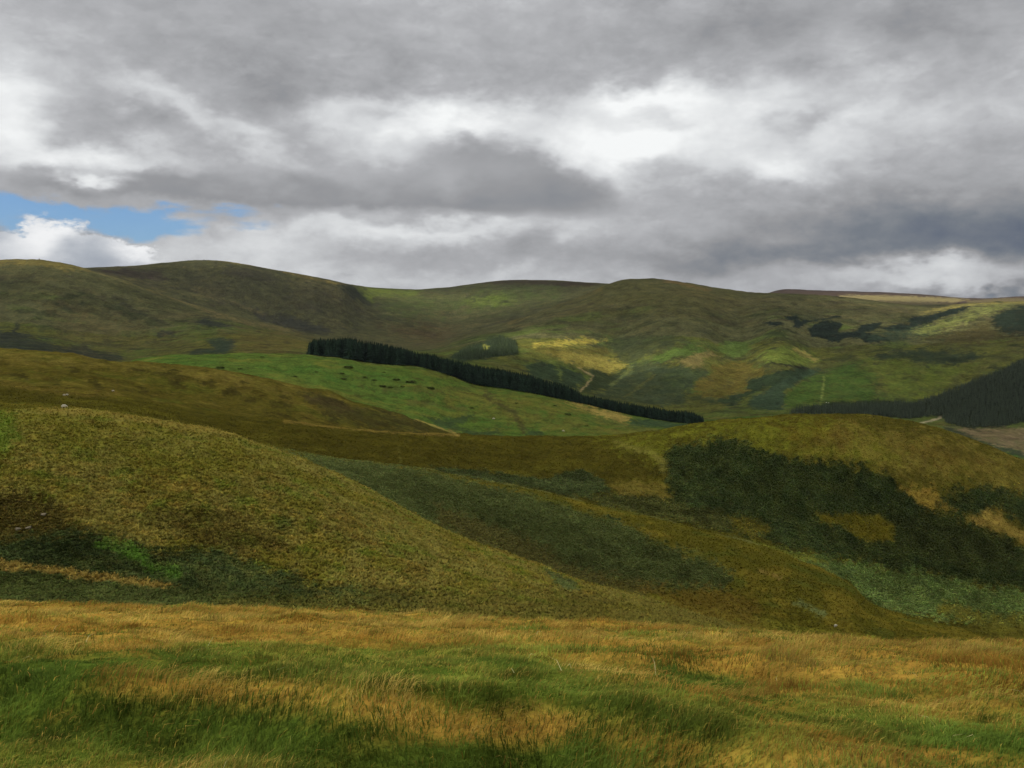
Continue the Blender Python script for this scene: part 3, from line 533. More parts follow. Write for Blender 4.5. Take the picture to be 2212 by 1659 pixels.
ground_m = land_material('field_soil_and_thatch', (.07, .5), .6, .8, .04)
tag(grid_obj('ground', np.stack([GX, GY, GZ], -1), ground_m, GC), 'sloping hill field of rough grass in the foreground', 'ground', kind='structure')

# blades: bent two-segment leaves
def blades(name, X, Y, h, w, lean_dir, lean, cols, mat, label, lift=0.0):
    n = len(X); Zg = gz(X, Y) + lift
    lx = np.cos(lean_dir) * lean; ly = np.sin(lean_dir) * lean
    yaw = rng.uniform(0, 2 * np.pi, n)
    sx = np.cos(yaw) * w / 2; sy = np.sin(yaw) * w / 2
    b = np.stack([X, Y, Zg - .01], 1)
    side = np.stack([sx, sy, np.zeros(n)], 1)
    mid = b + np.stack([lx * h * .30, ly * h * .30, h * (.62 - .12 * lean)], 1)
    tip = b + np.stack([lx * h, ly * h, h * np.clip(1.0 - .42 * lean, .12, 1)], 1)
    V = np.stack([b - side, b + side, mid - side * .8, mid + side * .8, tip], 1).reshape(-1, 3)
    i = np.arange(n)[:, None] * 5
    T = np.concatenate([i + np.array([[0, 1, 3]]), i + np.array([[0, 3, 2]]), i + np.array([[2, 3, 4]])], 1).reshape(-1, 3)
    o = mesh_obj(name, V, T, mat, np.repeat(cols, 5, axis=0), False)
    return tag(o, label, 'grass', kind='stuff')
def samp(n, y0, y1, p):
    t = rng.uniform(0, 1, n); Y = (y0 ** p + t * (y1 ** p - y0 ** p)) ** (1 / p)
    return rng.uniform(-.72, .72, n) * (Y + 2.0), Y
blade_m = leaf_material('grass_blade', .35)
def jit(c, n, v=.25, h=.08):
    return np.clip(np.asarray(c)[None] * (1 + rng.normal(0, v, n))[:, None] * (1 + rng.normal(0, h, (n, 3))), .004, .8)
# green sward: fine blades leaning together in clumps
def lay(X, Y, sd): return 1.8 * fbm(X * 1.1, Y * 1.4, 3, sd)
n = 860000; X, Y = samp(n, 3.4, 27, .45); g = gold_map(X, Y, gz(X, Y))
keep = rng.uniform(0, 1, n) > g * .75; X, Y, g = X[keep], Y[keep], g[keep]; n = len(X)
tall = np.clip(1 + 1.1 * fbm(X * 1.3, Y * 1.7, 4, 71), .35, 2.2)
dist = np.sqrt(X * X + Y * Y)
bankd = np.exp(-((Y - bank_line(X) + .25) / .45) ** 2) * sstep(-6.5, -3.5, X) * (1 - sstep(.8, 2.2, X))
tm = np.clip(.5 + .8 * fbm(X * .7, Y * .9, 3, 73), 0, 1)[:, None]; tm = np.maximum(tm, bankd[:, None]); dk = np.clip(1.02 + .65 * fbm(X * 2.6, Y * 3.6, 4, 77), .5, 1.45)[:, None]  # dk: random dark spots that paint tussock shadows into the blades
c = jit((1, 1, 1), n, .25) * dk * (alb(86, 106, 42) * tm + alb(128, 132, 56) * (1 - tm))
c = np.where((rng.uniform(0, 1, n) < .22 * (1 - tm[:, 0]) + .03)[:, None], jit(alb(140, 124, 58), n), c)
blades('green_grass', X, Y, np.clip(.046 * tall * rng.uniform(.6, 1.4, n) + .07 * bankd, .03, .24), .0026 + .00055 * dist, lay(X, Y, 75) + rng.normal(.2, .7, n), rng.uniform(.2, 1.0, n), c, blade_m, 'short green hill grass growing in streaks across the foreground field')
# tall dry moor grass
n = 760000; X, Y = samp(n, 3.4, 28, .5); g = gold_map(X, Y, gz(X, Y))
keep = (g > .12) & (rng.uniform(0, 1, n) < g ** 1.2 * (.4 + .6 * np.clip(.5 + fbm(X * 2.5, Y * 2.5, 3, 81), 0, 1))); X, Y, g = X[keep], Y[keep], g[keep]; n = len(X)
dist = np.sqrt(X * X + Y * Y); tall = np.clip(1 + 1.0 * fbm(X * 1.2, Y * 1.6, 4, 83), .4, 2)
tm = np.clip(.58 - .4 * sstep(0, 5, X) + 1.0 * fbm(X * .6, Y * .9, 4, 85), 0, 1)[:, None]
c = jit((1, 1, 1), n, .22, .05) * np.clip(.88 + .6 * fbm(X * 2.4, Y * 3.4, 4, 89), .5, 1.35)[:, None] * (.92 - .16 * sstep(0, 5, X))[:, None] * (alb(196, 164, 86) * tm + alb(156, 124, 56) * (1 - tm))
c = np.where((rng.uniform(0, 1, n) < .12)[:, None], jit(alb(110, 118, 44), n), c)
blades('dry_grass', X, Y, np.clip(.088 * tall * rng.uniform(.55, 1.35, n), .05, .34), .0020 + .0005 * dist, .8 * lay(X, Y, 87) + rng.normal(.1, .5, n), rng.uniform(.4, 1.15, n), c, blade_m, 'tall golden dry moor grass bent by the wind in the foreground field')
# pale dead stalks lying in the sward
n = 60; X, Y = samp(n, 3.8, 12, .7)
blades('dead_stalks', X, Y, rng.uniform(.05, .17, n), .004 + rng.uniform(0, .003, n), rng.uniform(0, 6.28, n), rng.uniform(.9, 1.9, n), jit(alb(190, 176, 128), n, .2, .04), blade_m, 'pale dead stalks lying loose in the foreground grass', .04)

# ------------------------------------------------------------------ tussocks and bracken on the middle hills
def cells(k0, k1, n, weight=None, margin=22):
    r0, r1 = krow(k0), krow(k1)
    y = YP[r0:r1 + 1]; dy = np.clip(y[:-1] - y[1:], 0, None)[:, :-1] + .15
    vis = (y[:-1, :-1] < RUN[r0:r1, :-1] + margin) & (XP[r0:r1, :-1] > -260) & (XP[r0:r1, :-1] < 3520) & (y[:-1, :-1] < 2110)
    w = dy * np.diff(XC)[None] * vis
    if weight is not None: w = w * weight[r0:r1, :-1]
    p = w.ravel() / w.sum(); idx = rng.choice(p.size, n, p=p)
    r, c_ = np.unravel_index(idx, w.shape); r = r + r0
    fr, fc = rng.uniform(0, 1, n)[:, None], rng.uniform(0, 1, n)[:, None]
    P_ = (PT[r, c_] * (1 - fr) + PT[r + 1, c_] * fr) * (1 - fc) + (PT[r, c_ + 1] * (1 - fr) + PT[r + 1, c_ + 1] * fr) * fc
    return P_, CO[r, c_], BR[r, c_]
def fans(name, P_, size, nleaf, up, cols, mat, label, cat, wid=.35):
    """clumps: nleaf triangles rising from each base point"""
    n = len(P_); a = rng.uniform(0, 2 * np.pi, (n, nleaf)); r = size[:, None] * rng.uniform(.5, 1.1, (n, nleaf)); h = size[:, None] * up * rng.uniform(.5, 1.2, (n, nleaf))
    tip = P_[:, None] + np.stack([np.cos(a) * r, np.sin(a) * r, h], -1)
    pw = size[:, None] * wid
    s = np.stack([-np.sin(a) * pw, np.cos(a) * pw, np.zeros_like(a)], -1)
    base = P_[:, None] + np.stack([np.cos(a) * r * .15, np.sin(a) * r * .15, h * .25 - .08 * size[:, None]], -1)
    V = np.stack([base - s, base + s, tip], 2).reshape(-1, 3)
    o = mesh_obj(name, V, np.arange(len(V)).reshape(-1, 3), mat, np.repeat(cols, nleaf * 3, axis=0) * np.repeat(rng.uniform(.82, 1.18, (n * nleaf, 1)), 3, axis=0), False)
    return tag(o, label, cat, kind='stuff')
tuft_m = leaf_material('tussock_leaf', .25); fern_m = leaf_material('bracken_frond', .2)
P_, c, b = cells(1, 3, 60000, np.clip(1 - BR * 1.2, .02, 1))
fans('tussock_grass', P_, rng.uniform(.14, .5, len(P_)), 4, .8, c * 1.25 * rng.uniform(.9, 1.13, (len(c), 1)) * (1 + rng.normal(0, .03, (len(c), 3))), tuft_m, 'rough tussock grass covering the near golden shoulder', 'grass')
P_, c, b = cells(3, 7, 50000, np.clip(1 - BR * 1.2, .02, 1))
fans('moor_grass', P_, rng.uniform(.2, .55, len(P_)), 4, .7, c * 1.25 * rng.uniform(.88, 1.14, (len(c), 1)), tuft_m, 'moor grass tufts on the brown saddle and the knoll', 'grass')
def fern_bed(k0, k1, n, lo, hi, var, gain, label):
    P_, c, b = cells(k0, k1, n, np.clip(BR, 0, 1) ** 1.5)
    cl_ = (1 - var / 2 + var * np.clip(.5 + fbm(P_[:, 0] / 6, P_[:, 1] / 6, 3, 301), 0, 1))[:, None]
    fans('bracken', P_, rng.uniform(lo, hi, len(P_)), 6, .55, c * gain * cl_ * rng.uniform(.85, 1.18, (len(c), 1)) * (1 + rng.normal(0, .06, (len(c), 3))), fern_m, label, 'bracken', .34)
fern_bed(1, 3, 32000, .22, .5, .5, 1.6, 'dark bracken filling the hollow at the foot of the near shoulder')
fern_bed(3, 5, 42000, .3, .6, .3, 2.0, 'even grey green bracken covering the long spur')
fern_bed(5, 7, 64000, .4, .8, .5, 2.8, 'dark green bracken in large patches on the rounded knoll')

# ------------------------------------------------------------------ conifers
def conifer(seed, layers=8, spikes=7):
    r = np.random.default_rng(seed); V, T, M = [], [], []
    def tri(a, b, c, m):
        i = len(V); V.extend([a, b, c]); T.append((i, i + 1, i + 2)); M.append(m)
    for i in range(5):
        a0, a1 = 2 * math.pi * i / 5, 2 * math.pi * (i + 1) / 5
        tri((.014 * math.cos(a0), .014 * math.sin(a0), -.06), (.014 * math.cos(a1), .014 * math.sin(a1), -.06), (0, 0, .7), 1)
    for l in range(layers):
        f = l / (layers - 1); z0 = .08 + .84 * f; rad = .17 * (1 - f) ** .75 + .018
        for s in range(spikes):
            a = 2 * math.pi * (s + .5 * (l % 2) + r.uniform(-.25, .25)) / spikes; q = rad * r.uniform(.7, 1.25); da = math.pi / spikes * 1.15
            top = (0, 0, z0 + .13 + r.uniform(-.01, .02)); tip = (q * math.cos(a), q * math.sin(a), z0 - .03 + r.uniform(-.02, .02))
            e0 = (.62 * q * math.cos(a - da), .62 * q * math.sin(a - da), z0 + .02); e1 = (.62 * q * math.cos(a + da), .62 * q * math.sin(a + da), z0 + .02)
            tri(top, e0, tip, 0); tri(top, tip, e1, 0)
    tri((-.012, 0, .9), (.012, 0, .9), (0, 0, 1.03), 0); tri((0, -.012, .9), (0, .012, .9), (0, 0, 1.03), 0)
    return np.array(V), np.array(T), np.array(M)
needle_m = leaf_material('conifer_needles', .12); bark_m = plain_material('conifer_bark', alb(60, 48, 38), .3, 2.0)
CN = [conifer(s) for s in range(6)]; CN_SMALL = [conifer(20 + s, 5, 5) for s in range(5)]
NEED = alb(30, 42, 32)
protos = []
for v, (V, T, M) in enumerate(CN):
    c = np.clip(NEED * (1.0 + .3 * (v - 2.5) / 2.5), .004, 1) * rng.uniform(.75, 1.3, (len(T), 1)); c = np.where((M == 1)[:, None], alb(60, 48, 38), c)
    me = mesh_obj('conifer', V, T, needle_m, np.repeat(c, 3, axis=0), False)
    me.data.materials.append(bark_m); me.data.polygons.foreach_set('material_index', M.astype(np.int32))
    protos.append(me)
def wood(name, P_, H, mat, label, tint=NEED, models=CN_SMALL, slim=1.0):
    n = len(P_); VV, TT, CC = [], [], []; off = 0
    pick = rng.integers(0, len(models), n); rot = rng.uniform(0, 6.28, n)
    for v, (V, T, M) in enumerate(models):
        I = np.nonzero(pick == v)[0]
        if len(I) == 0: continue
        ca, sa = np.cos(rot[I])[:, None], np.sin(rot[I])[:, None]; h = H[I][:, None]
        x = (V[None, :, 0] * ca - V[None, :, 1] * sa) * h * slim; y = (V[None, :, 0] * sa + V[None, :, 1] * ca) * h * slim; z = V[None, :, 2] * h
        W = np.stack([x, y, z], -1) + P_[I][:, None]
        VV.append(W.reshape(-1, 3)); m = len(V); TT.append((np.arange(len(I))[:, None, None] * m + T[None]).reshape(-1, 3) + off); off += len(I) * m
        c = tint[None, None] * rng.uniform(.7, 1.3, (len(I), 1, 1)) * rng.uniform(.75, 1.25, (len(I), len(T), 1)); c = np.broadcast_to(c, (len(I), len(T), 3))
        CC.append(np.repeat(c.reshape(-1, 3), 3, axis=0))
    o = mesh_obj(name, np.concatenate(VV), np.concatenate(TT), mat, np.clip(np.concatenate(CC), .003, 1), False)
    return tag(o, label, 'wood', kind='stuff')
# the long belt: rows of trees along the crest of the pasture
BASE = [(982, 1128), (1069, 1136), (1178, 1153), (1258, 1161), (1323, 1164), (1382, 1178), (1447, 1198), (1522, 1225), (1596, 1234), (1671, 1246), (1770, 1266), (1895, 1293), (2000, 1318), (2134, 1341), (2243, 1352)]
TOP = [(982, 1090), (1000, 1082), (1024, 1078), (1099, 1078), (1173, 1088), (1248, 1103), (1313, 1118), (1372, 1130), (1447, 1150), (1522, 1167), (1596, 1178), (1671, 1193), (1745, 1213), (1795, 1225), (1840, 1246), (1860, 1260), (1919, 1270), (2026, 1289), (2134, 1305), (2206, 1313), (2243, 1328)]
def belt_row(off, step, seed):
    r = np.random.default_rng(seed); xs = []; x = 984 + r.uniform(0, step)
    while x < 2243: xs.append(x); x += step * r.uniform(.7, 1.3)
    xs = np.array(xs); d0 = np.array([place(x, y + 2, 9.2, 10.4).y for x, y in zip(xs, pchip1(BASE, xs))])
    d = d0 + off + r.uniform(-1, 1, len(xs)); X = (xs - CX) / F * d; z = land_z(X, d)
    ytop = pchip1(TOP, xs) + r.normal(0, 2.4, len(xs))
    h = np.clip((HY - ytop) / F * d0 - (HY - pchip1(BASE, xs)) / F * d0, 5, 22) * r.uniform(.96, 1.04, len(xs))
    return np.stack([X, d, z - .15], 1), h
trees = []
PA, HA = belt_row(0, 6.6, 1); PB, HB = belt_row(3.5, 7.0, 2)
front_P = np.concatenate([PA, PB]); front_H = np.concatenate([HA, HB])
order = np.argsort(-front_H / front_P[:, 1])[:300]
for j, i in enumerate(order):
    src = protos[j % 6]
    o = src if j < 6 else src.copy()
    if j >= 6: COL.objects.link(o)
    o.location = front_P[i]; h = front_H[i]; w_ = h * random.uniform(1.3, 1.9); o.scale = (w_, w_, h); o.rotation_euler = (0, 0, random.uniform(0, 6.28))
    trees.append(o); tag(o, 'dark conifer in the near edge of the long belt above the green pasture', 'conifer', 'conifers along the edge of the long belt')
trees.sort(key=lambda o: o.location.x / o.location.y)
trees[0]['label'] = 'leftmost dark conifer, at the blunt end of the long belt'
trees[-1]['label'] = 'rightmost dark conifer, at the low end of the long belt near the knoll'
rest = np.setdiff1d(np.arange(len(front_P)), order)
bp, bh = [front_P[rest]], [front_H[rest]]
for k_, off in enumerate((8, 12, 16, 20, 25, 30)):
    p_, h_ = belt_row(off, 6.4, 10 + k_); bp.append(p_); bh.append(h_)
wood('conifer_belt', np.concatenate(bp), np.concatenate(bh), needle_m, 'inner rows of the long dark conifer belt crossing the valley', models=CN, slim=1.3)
def fill(poly, k0, k1, n, hmin, hmax, seed, slack=0):
    """trees standing inside an area of the land"""
    r = np.random.default_rng(seed); p = np.array(poly); out = []
    x0, y0 = p.min(0); x1, y1 = p.max(0)
    def inside(x, y):
        c = False
        for i in range(len(p)):
            ax, ay = p[i]; bx, by = p[(i + 1) % len(p)]
            if (ay > y) != (by > y) and x < (bx - ax) * (y - ay) / (by - ay) + ax: c = not c
        return c
    t = 0
    while len(out) < n and t < n * 20:
        t += 1; x, y = r.uniform(x0, x1), r.uniform(y0, y1)
        if inside(x, y): out.append(place(x, y, k0, k1))
    return np.array([tuple(v) for v in out]), r.uniform(hmin, hmax, len(out))
a1, h1 = fill(Z(8, (560, 880), (900, 770), (1200, 650), (1500, 530), (1850, 390), (2199, 220), (2700, 0), (2700, 1080), (2199, 1160), (1900, 1235), (1300, 1240), (1050, 1190), (960, 1110), (980, 1060), (800, 1070), (560, 1100)), 11.2, 14, 5200, 5, 8, 5)
a2, h2 = fill([(2515, 1322), (2540, 1306), (2600, 1302), (2700, 1298), (2800, 1292), (2860, 1288), (2920, 1290), (2950, 1320), (2900, 1335), (2830, 1328), (2700, 1324), (2600, 1322)], 11, 14, 1500, 5, 8.5, 6)
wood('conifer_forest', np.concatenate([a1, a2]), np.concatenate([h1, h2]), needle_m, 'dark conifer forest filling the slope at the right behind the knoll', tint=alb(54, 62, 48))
a3, h3 = fill(Z(2, (1090, 565), (1300, 500), (1500, 470), (1515, 545), (1350, 560), (1200, 580)), 11.4, 14, 700, 4, 8.5, 7)
a4, h4 = fill(Z(2, (1300, 462), (1340, 440), (1400, 432), (1480, 455), (1500, 478), (1400, 486), (1330, 482)), 11.4, 14.2, 380, 3.5, 7.5, 8)
a5, h5 = fill(Z(2, (1130, 520), (1200, 480), (1285, 462), (1280, 500), (1150, 545)), 11.4, 14.2, 420, 2.5, 4, 9)
wood('conifer_plantation', np.concatenate([a3, a4, a5]), np.concatenate([h3, h4, h5]), needle_m, 'small conifer plantation on a hump at the mouth of the corrie', tint=alb(52, 62, 42))

# ------------------------------------------------------------------ gorse bushes on the pasture
def bush_mesh(seed):
    r = np.random.default_rng(seed); n = 240
    a = r.uniform(0, 6.28, n); rr = np.sqrt(r.uniform(0, 1, n)); z = r.uniform(0, 1, n) * np.sqrt(np.clip(1 - rr ** 2, 0, 1)) * .8
    c = np.stack([rr * np.cos(a) * .5, rr * np.sin(a) * .42, z * .55], 1); c[:, 2] += .05 * np.sin(a * 3 + seed)
    d = r.normal(0, .09, (n, 3, 3)); V = (c[:, None] + d).reshape(-1, 3)
    return V, np.arange(n * 3).reshape(-1, 3), np.repeat(alb(66, 76, 34) * r.uniform(.6, 1.3, (n, 1)), 3, axis=0)
bush_src = []
BUSH = Z(2, (380, 660), (390, 695), (525, 685), (590, 703), (650, 652), (730, 700), (825, 715), (690, 748), (640, 742), (770, 745), (80, 680), (215, 650), (945, 755), (420, 622), (1210, 880), (1500, 850), (1190, 700)) + Z(3, (300, 1270), (470, 1370), (190, 1190)) + Z(1, (1680, 755), (1410, 825), (1540, 830), (1890, 880), (2030, 850))
BW = [14, 17, 16, 14, 9, 18, 24, 14, 20, 12, 12, 9, 24, 24, 15, 10, 10, 18, 12, 10, 11, 22, 12, 12, 9]
BL = ['dark bush on the pasture, upper of the stacked pair below the belt end', 'dark bush on the pasture, lower of the stacked pair below the belt end', 'round dark bush standing alone at the middle of the upper pasture', 'small dark bush just right of the round lone one on the upper pasture', 'tiny bush right under the conifer belt on the upper pasture',
      'broad low bush left of the wide clump in mid pasture', 'wide dark bush clump in mid pasture, right of the broad low one', 'long low bush below the broad clump in mid pasture', 'long low bush at the left of the two lying side by side in mid pasture', 'small bush under the wide clump in mid pasture',
      'isolated small bush at the left of the pasture above the brown moor edge', 'tiny isolated bush at upper left of the pasture', 'low bush standing farthest right of the mid pasture clumps', 'long thin dark bush close below the left end of the belt', 'low dark bush in the brown streak at the foot of the pasture',
      'small bush beside the brown rill at the right of the pasture', 'tiny bush under the belt where it starts to fall', 'dark bush by the pale strip near the low end of the belt', 'dark bush at the lower right of the pasture in tawny grass', 'small bush left of the pale strip under the belt',
      'small dark bush on the skyline of the pasture left of the belt', 'wide dark bush at the far left of the pasture beside the brown hill', 'small dark bush next to the wide one at the far left pasture', 'dark bush alone left of the belt end, halfway down the pasture', 'tiny dark bush left of the belt end, above the lone one']
for j, ((x, y), w_) in enumerate(zip(BUSH, BW)):
    if j < 4:
        V, T, c = bush_mesh(j); o = mesh_obj('gorse_bush', V, T, tuft_m, c, False); bush_src.append(o)
    else:
        o = bush_src[j % 4].copy(); COL.objects.link(o)
    p = place(x, y + 3, 9.2, 10.9); s = w_ * 1.05 / F * p.y
    o.location = p; o.scale = (s * 1.3, s, s * .55); o.rotation_euler = (0, 0, 0 if j % 2 else 3.1); tag(o, BL[j], 'bush', 'bushes dotted over the pasture')

# ------------------------------------------------------------------ sheep, cairns, boulders
wool_m = plain_material('sheep_wool', (.58, .55, .45), .12, 9); face_m = plain_material('sheep_face', (.62, .58, .48), .15, 12)
def skin_mesh(name, joints, edges, mat):
    me = bpy.data.meshes.new(name); me.from_pydata([j[0] for j in joints], edges, []); me.update(); me.materials.append(mat)
    o = bpy.data.objects.new(name, me); COL.objects.link(o)
    o.modifiers.new('skin', 'SKIN'); o.modifiers.new('sub', 'SUBSURF').levels = 1; o.modifiers['sub'].render_levels = 1
    for v, j in zip(me.skin_vertices[0].data, joints): v.radius = (j[1], j[1])
    me.skin_vertices[0].data[0].use_root = True
    return o
SJ = [((0, 0, .62), .27), ((.34, 0, .62), .25), ((-.34, 0, .62), .25), ((.55, 0, .62), .13), ((.74, 0, .42), .10), ((.84, 0, .26), .05), ((-.52, 0, .60), .06), ((-.57, 0, .42), .04)]
SE = [(0, 1), (0, 2), (1, 3), (3, 4), (4, 5), (2, 6), (6, 7)]
for fx in (.33, -.33):
    par = 1 if fx > 0 else 2
    for fy in (.13, -.13):
        b = len(SJ); SJ += [((fx, fy, .40), .085), ((fx - (.05 if fx < 0 else 0), fy, .2), .045), ((fx, fy, .02), .04)]; SE += [(par, b), (b, b + 1), (b + 1, b + 2)]
SHEEP = [(203, 1301, 1, 2.2, 10, 'white sheep grazing on the crest of the near golden shoulder'), (361, 1248, 5, 9, 200, 'small white sheep on the brown moor slope left of the saddle'), (205, 1262, 5, 9, 170, 'left one of two pale sheep standing together on the moor slope'), (213, 1261, 5, 9, 10, 'right one of two pale sheep standing together on the moor slope'),
         (2663, 1999, 3, 5, 20, 'white sheep at the foot of the bracken spur close above the field edge'), (1573, 1337, 9.1, 10.5, 15, 'white sheep speck on the lower green pasture left of the rill'), (1796, 1376, 9.0, 10.5, 160, 'white sheep speck on the tawny pasture just above the saddle'), (2634, 1285, 11.2, 14, 10, 'left one of two white sheep above the forest edge at right'), (2642, 1286, 11.2, 14, 170, 'right one of two white sheep above the forest edge at right')]
s0 = None
for j, (x, y, k0, k1, rz, lab) in enumerate(SHEEP):
    p = place(x, y, k0, k1)
    if s0 is None: s0 = o = skin_mesh('sheep', SJ, SE, wool_m)
    else: o = s0.copy(); COL.objects.link(o)
    sc = .85 if p.y < 500 else 1.4
    o.location = p; o.scale = (sc, sc, sc); o.rotation_euler = (0, 0, math.radians(rz)); tag(o, lab, 'sheep', 'sheep scattered over the slopes')
def rock_mesh(seed, n=3):
    import bmesh
    bm = bmesh.new(); bmesh.ops.create_icosphere(bm, subdivisions=n, radius=.5); r = random.Random(seed)
    dirs = [(Vector((r.uniform(-1, 1), r.uniform(-1, 1), r.uniform(-1, 1))).normalized(), r.uniform(.28, .42)) for _ in range(12)]
    for v in bm.verts:
        for d, q in dirs:
            e = v.co.dot(d) - q
            if e > 0: v.co -= d * e
    me = bpy.data.meshes.new('rock'); bm.to_mesh(me); bm.free(); return me
stone_m = plain_material('grey_stone', alb(86, 80, 64), .35, 1.5)
def cairn(x, y, k0, k1, w_, h_, label):
    p = place(x, y, k0, k1); root = bpy.data.objects.new('summit_cairn', None); COL.objects.link(root); root.location = p; tag(root, label, 'cairn', 'cairns on the summits')
    r = random.Random(int(x)); i = 0
    for lv in range(4):
        m = max(1, 6 - lv * 2)
        for q in range(m):
            me = rock_mesh(int(x) + i, 2); me.materials.append(stone_m); o = bpy.data.objects.new('stone', me); COL.objects.link(o); o.parent = root; i += 1
            a = 6.28 * q / m + lv; rr = w_ * .32 * (1 - lv / 4) if m > 1 else 0
            o.location = (rr * math.cos(a), rr * math.sin(a), h_ * (.1 + .24 * lv)); o.scale = (w_ * .42, w_ * .42, h_ * .36); o.rotation_euler = (0, 0, r.uniform(0, 6))
cairn(125, 828, 13.5, 14.1, 3.4, 3.0, 'small stone cairn on the golden summit at far left')
cairn(650, 830, 15.5, 16.1, 8.0, 2.2, 'low wide cairn on the dark rounded second summit')
BD = [(140, 1646, 1.1, 'pale boulder among dark bracken in the hollow, uppermost one'), (92, 1688, .9, 'pale slab lying below the upper boulder in the dark hollow'), (57, 1692, .8, 'pale slab nearest the left edge in the dark hollow')]
for x, y, s, lab in BD:
    p = place(x, y, 1, 2.2); me = rock_mesh(int(x)); me.materials.append(stone_m); o = bpy.data.objects.new('boulder', me); COL.objects.link(o)
    o.location = p + Vector((0, 0, .22)); o.scale = (s * 1.1, s * .7, s * .5); o.rotation_euler = (.2, .1, x); tag(o, lab, 'boulder', 'pale rocks in the hollow')

# ------------------------------------------------------------------ unseen cloud deck, added overhead and behind to shade the land
SUN = Vector((math.sin(SUN_AZ) * math.cos(SUN_EL), math.cos(SUN_AZ) * math.cos(SUN_EL), math.sin(SUN_EL)))
H0 = 2600.0
def shade_at(x, y, k0, k1):
    p = place(x, y, k0, k1); t = (H0 - p.z) / SUN.z; return p.x + SUN.x * t, p.y + SUN.y * t
HOLES = []     # gaps aimed at the slopes to be sunlit, in the clouds: centre, radii, how open
def hole(x, y, k0, k1, rx, ry, o, rot=0):
    a, b = shade_at(x, y, k0, k1); HOLES.append((a, b, rx, ry, o, rot))
hole(1790, 1092, 11.5, 14, 150, 190, 1.0); hole(1560, 1105, 11.5, 14, 60, 80, .9); hole(1900, 1150, 11.5, 14, 120, 120, .7); hole(2500, 1130, 11.5, 14, 110, 130, .5)
hole(2960, 1040, 12, 14.9, 150, 110, .9, 25); hole(3080, 1000, 12, 14.9, 160, 120, .9, 25); hole(3080, 970, 13, 14.9, 420, 110, .9, 10)
hole(2850, 946, 17.5, 18, 700, 420, 1.0); hole(3200, 949, 17.5, 18.2, 600, 420, .9)
hole(80, 832, 13.5, 14.1, 260, 130, .55); hole(700, 836, 15.6, 16.1, 500, 90, .5); hole(1230, 935, 15, 16.1, 260, 200, .7); hole(1560, 960, 15, 16.1, 300, 220, .55)
hole(2150, 1130, 11.5, 14, 120, 130, .45); hole(700, 1180, 9.2, 10.5, 200, 200, .35); hole(2600, 1230, 11.5, 14, 120, 120, .3)
hole(450, 1430, 1, 2.2, 110, 70, .30); hole(2700, 1340, 5, 6.2, 110, 60, .2)
HOLES.append((SUN.x * H0 / SUN.z, SUN.y * H0 / SUN.z + 12, 170, 140, .52, 0))
cx_ = np.arange(-8200, 4600, 55.0); cy_ = np.arange(-6000, 4300, 55.0); CXg, CYg = np.meshgrid(cx_, cy_)
wxx = CXg + 60 * fbm(CXg / 260, CYg / 260, 3, 201); wyy = CYg + 60 * fbm(CXg / 260, CYg / 260, 3, 205)
op = .80 + .10 * fbm(CXg / 900, CYg / 900, 4, 207)
for a, b, rx, ry, o_, rot in HOLES:
    c_, s_ = math.cos(math.radians(rot)), math.sin(math.radians(rot)); dx, dy = wxx - a, wyy - b
    q = ((dx * c_ + dy * s_) / rx) ** 2 + ((-dx * s_ + dy * c_) / ry) ** 2
    op = op * (1 - o_ * np.exp(-q ** 2))
edge = np.minimum(np.minimum(CXg - cx_[0], cx_[-1] - CXg), np.minimum(CYg - cy_[0], cy_[-1] - CYg)); op = np.clip(op, 0, .9) * sstep(0, 900, edge)
thick = 16 + 70 * op * (1 + .4 * fbm(CXg / 500, CYg / 500, 4, 209))
low = np.stack([CXg, CYg, H0 - 40 * fbm(CXg / 600, CYg / 600, 3, 211) - .5 * thick], -1); top = np.stack([CXg, CYg, H0 - 40 * fbm(CXg / 600, CYg / 600, 3, 211) + .5 * thick], -1)
nr, nc = CXg.shape; i = np.arange(nr * nc).reshape(nr, nc)
q = np.stack([i[:-1, :-1], i[:-1, 1:], i[1:, 1:], i[1:, :-1]], -1).reshape(-1, 4)
rim = np.concatenate([i[0, :], i[1:, -1], i[-1, -2::-1], i[-2:0:-1, 0]]); rn = np.roll(rim, -1)
walls = np.stack([rim, rn, rn + nr * nc, rim + nr * nc], 1)
cm, nt, out = new_mat('shade_cloud_vapour')
at = N(nt, 'ShaderNodeAttribute', attribute_name='cover'); tr = N(nt, 'ShaderNodeBsdfTransparent'); tl = N(nt, 'ShaderNodeBsdfTranslucent'); tl.inputs['Color'].default_value = (.93, .94, .96, 1)
df = N(nt, 'ShaderNodeBsdfDiffuse'); df.inputs['Color'].default_value = (.93, .94, .96, 1); m1 = N(nt, 'ShaderNodeMixShader'); m1.inputs[0].default_value = .75; m2 = N(nt, 'ShaderNodeMixShader')
nt.links.new(df.outputs[0], m1.inputs[1]); nt.links.new(tl.outputs[0], m1.inputs[2]); nt.links.new(at.outputs['Fac'], m2.inputs[0]); nt.links.new(tr.outputs[0], m2.inputs[1]); nt.links.new(m1.outputs[0], m2.inputs[2]); nt.links.new(m2.outputs[0], out.inputs['Surface'])
opc = np.repeat(op.reshape(-1, 1), 3, axis=1)
cl = mesh_obj('shade_clouds', np.concatenate([low.reshape(-1, 3), top.reshape(-1, 3)]), np.concatenate([q[:, ::-1], q + nr * nc, walls]), cm, np.concatenate([opc, opc]), True)
tag(cl, 'added cloud sheet out of view, gaps shaped to let sun onto chosen slopes', 'shade_clouds', kind='stuff')

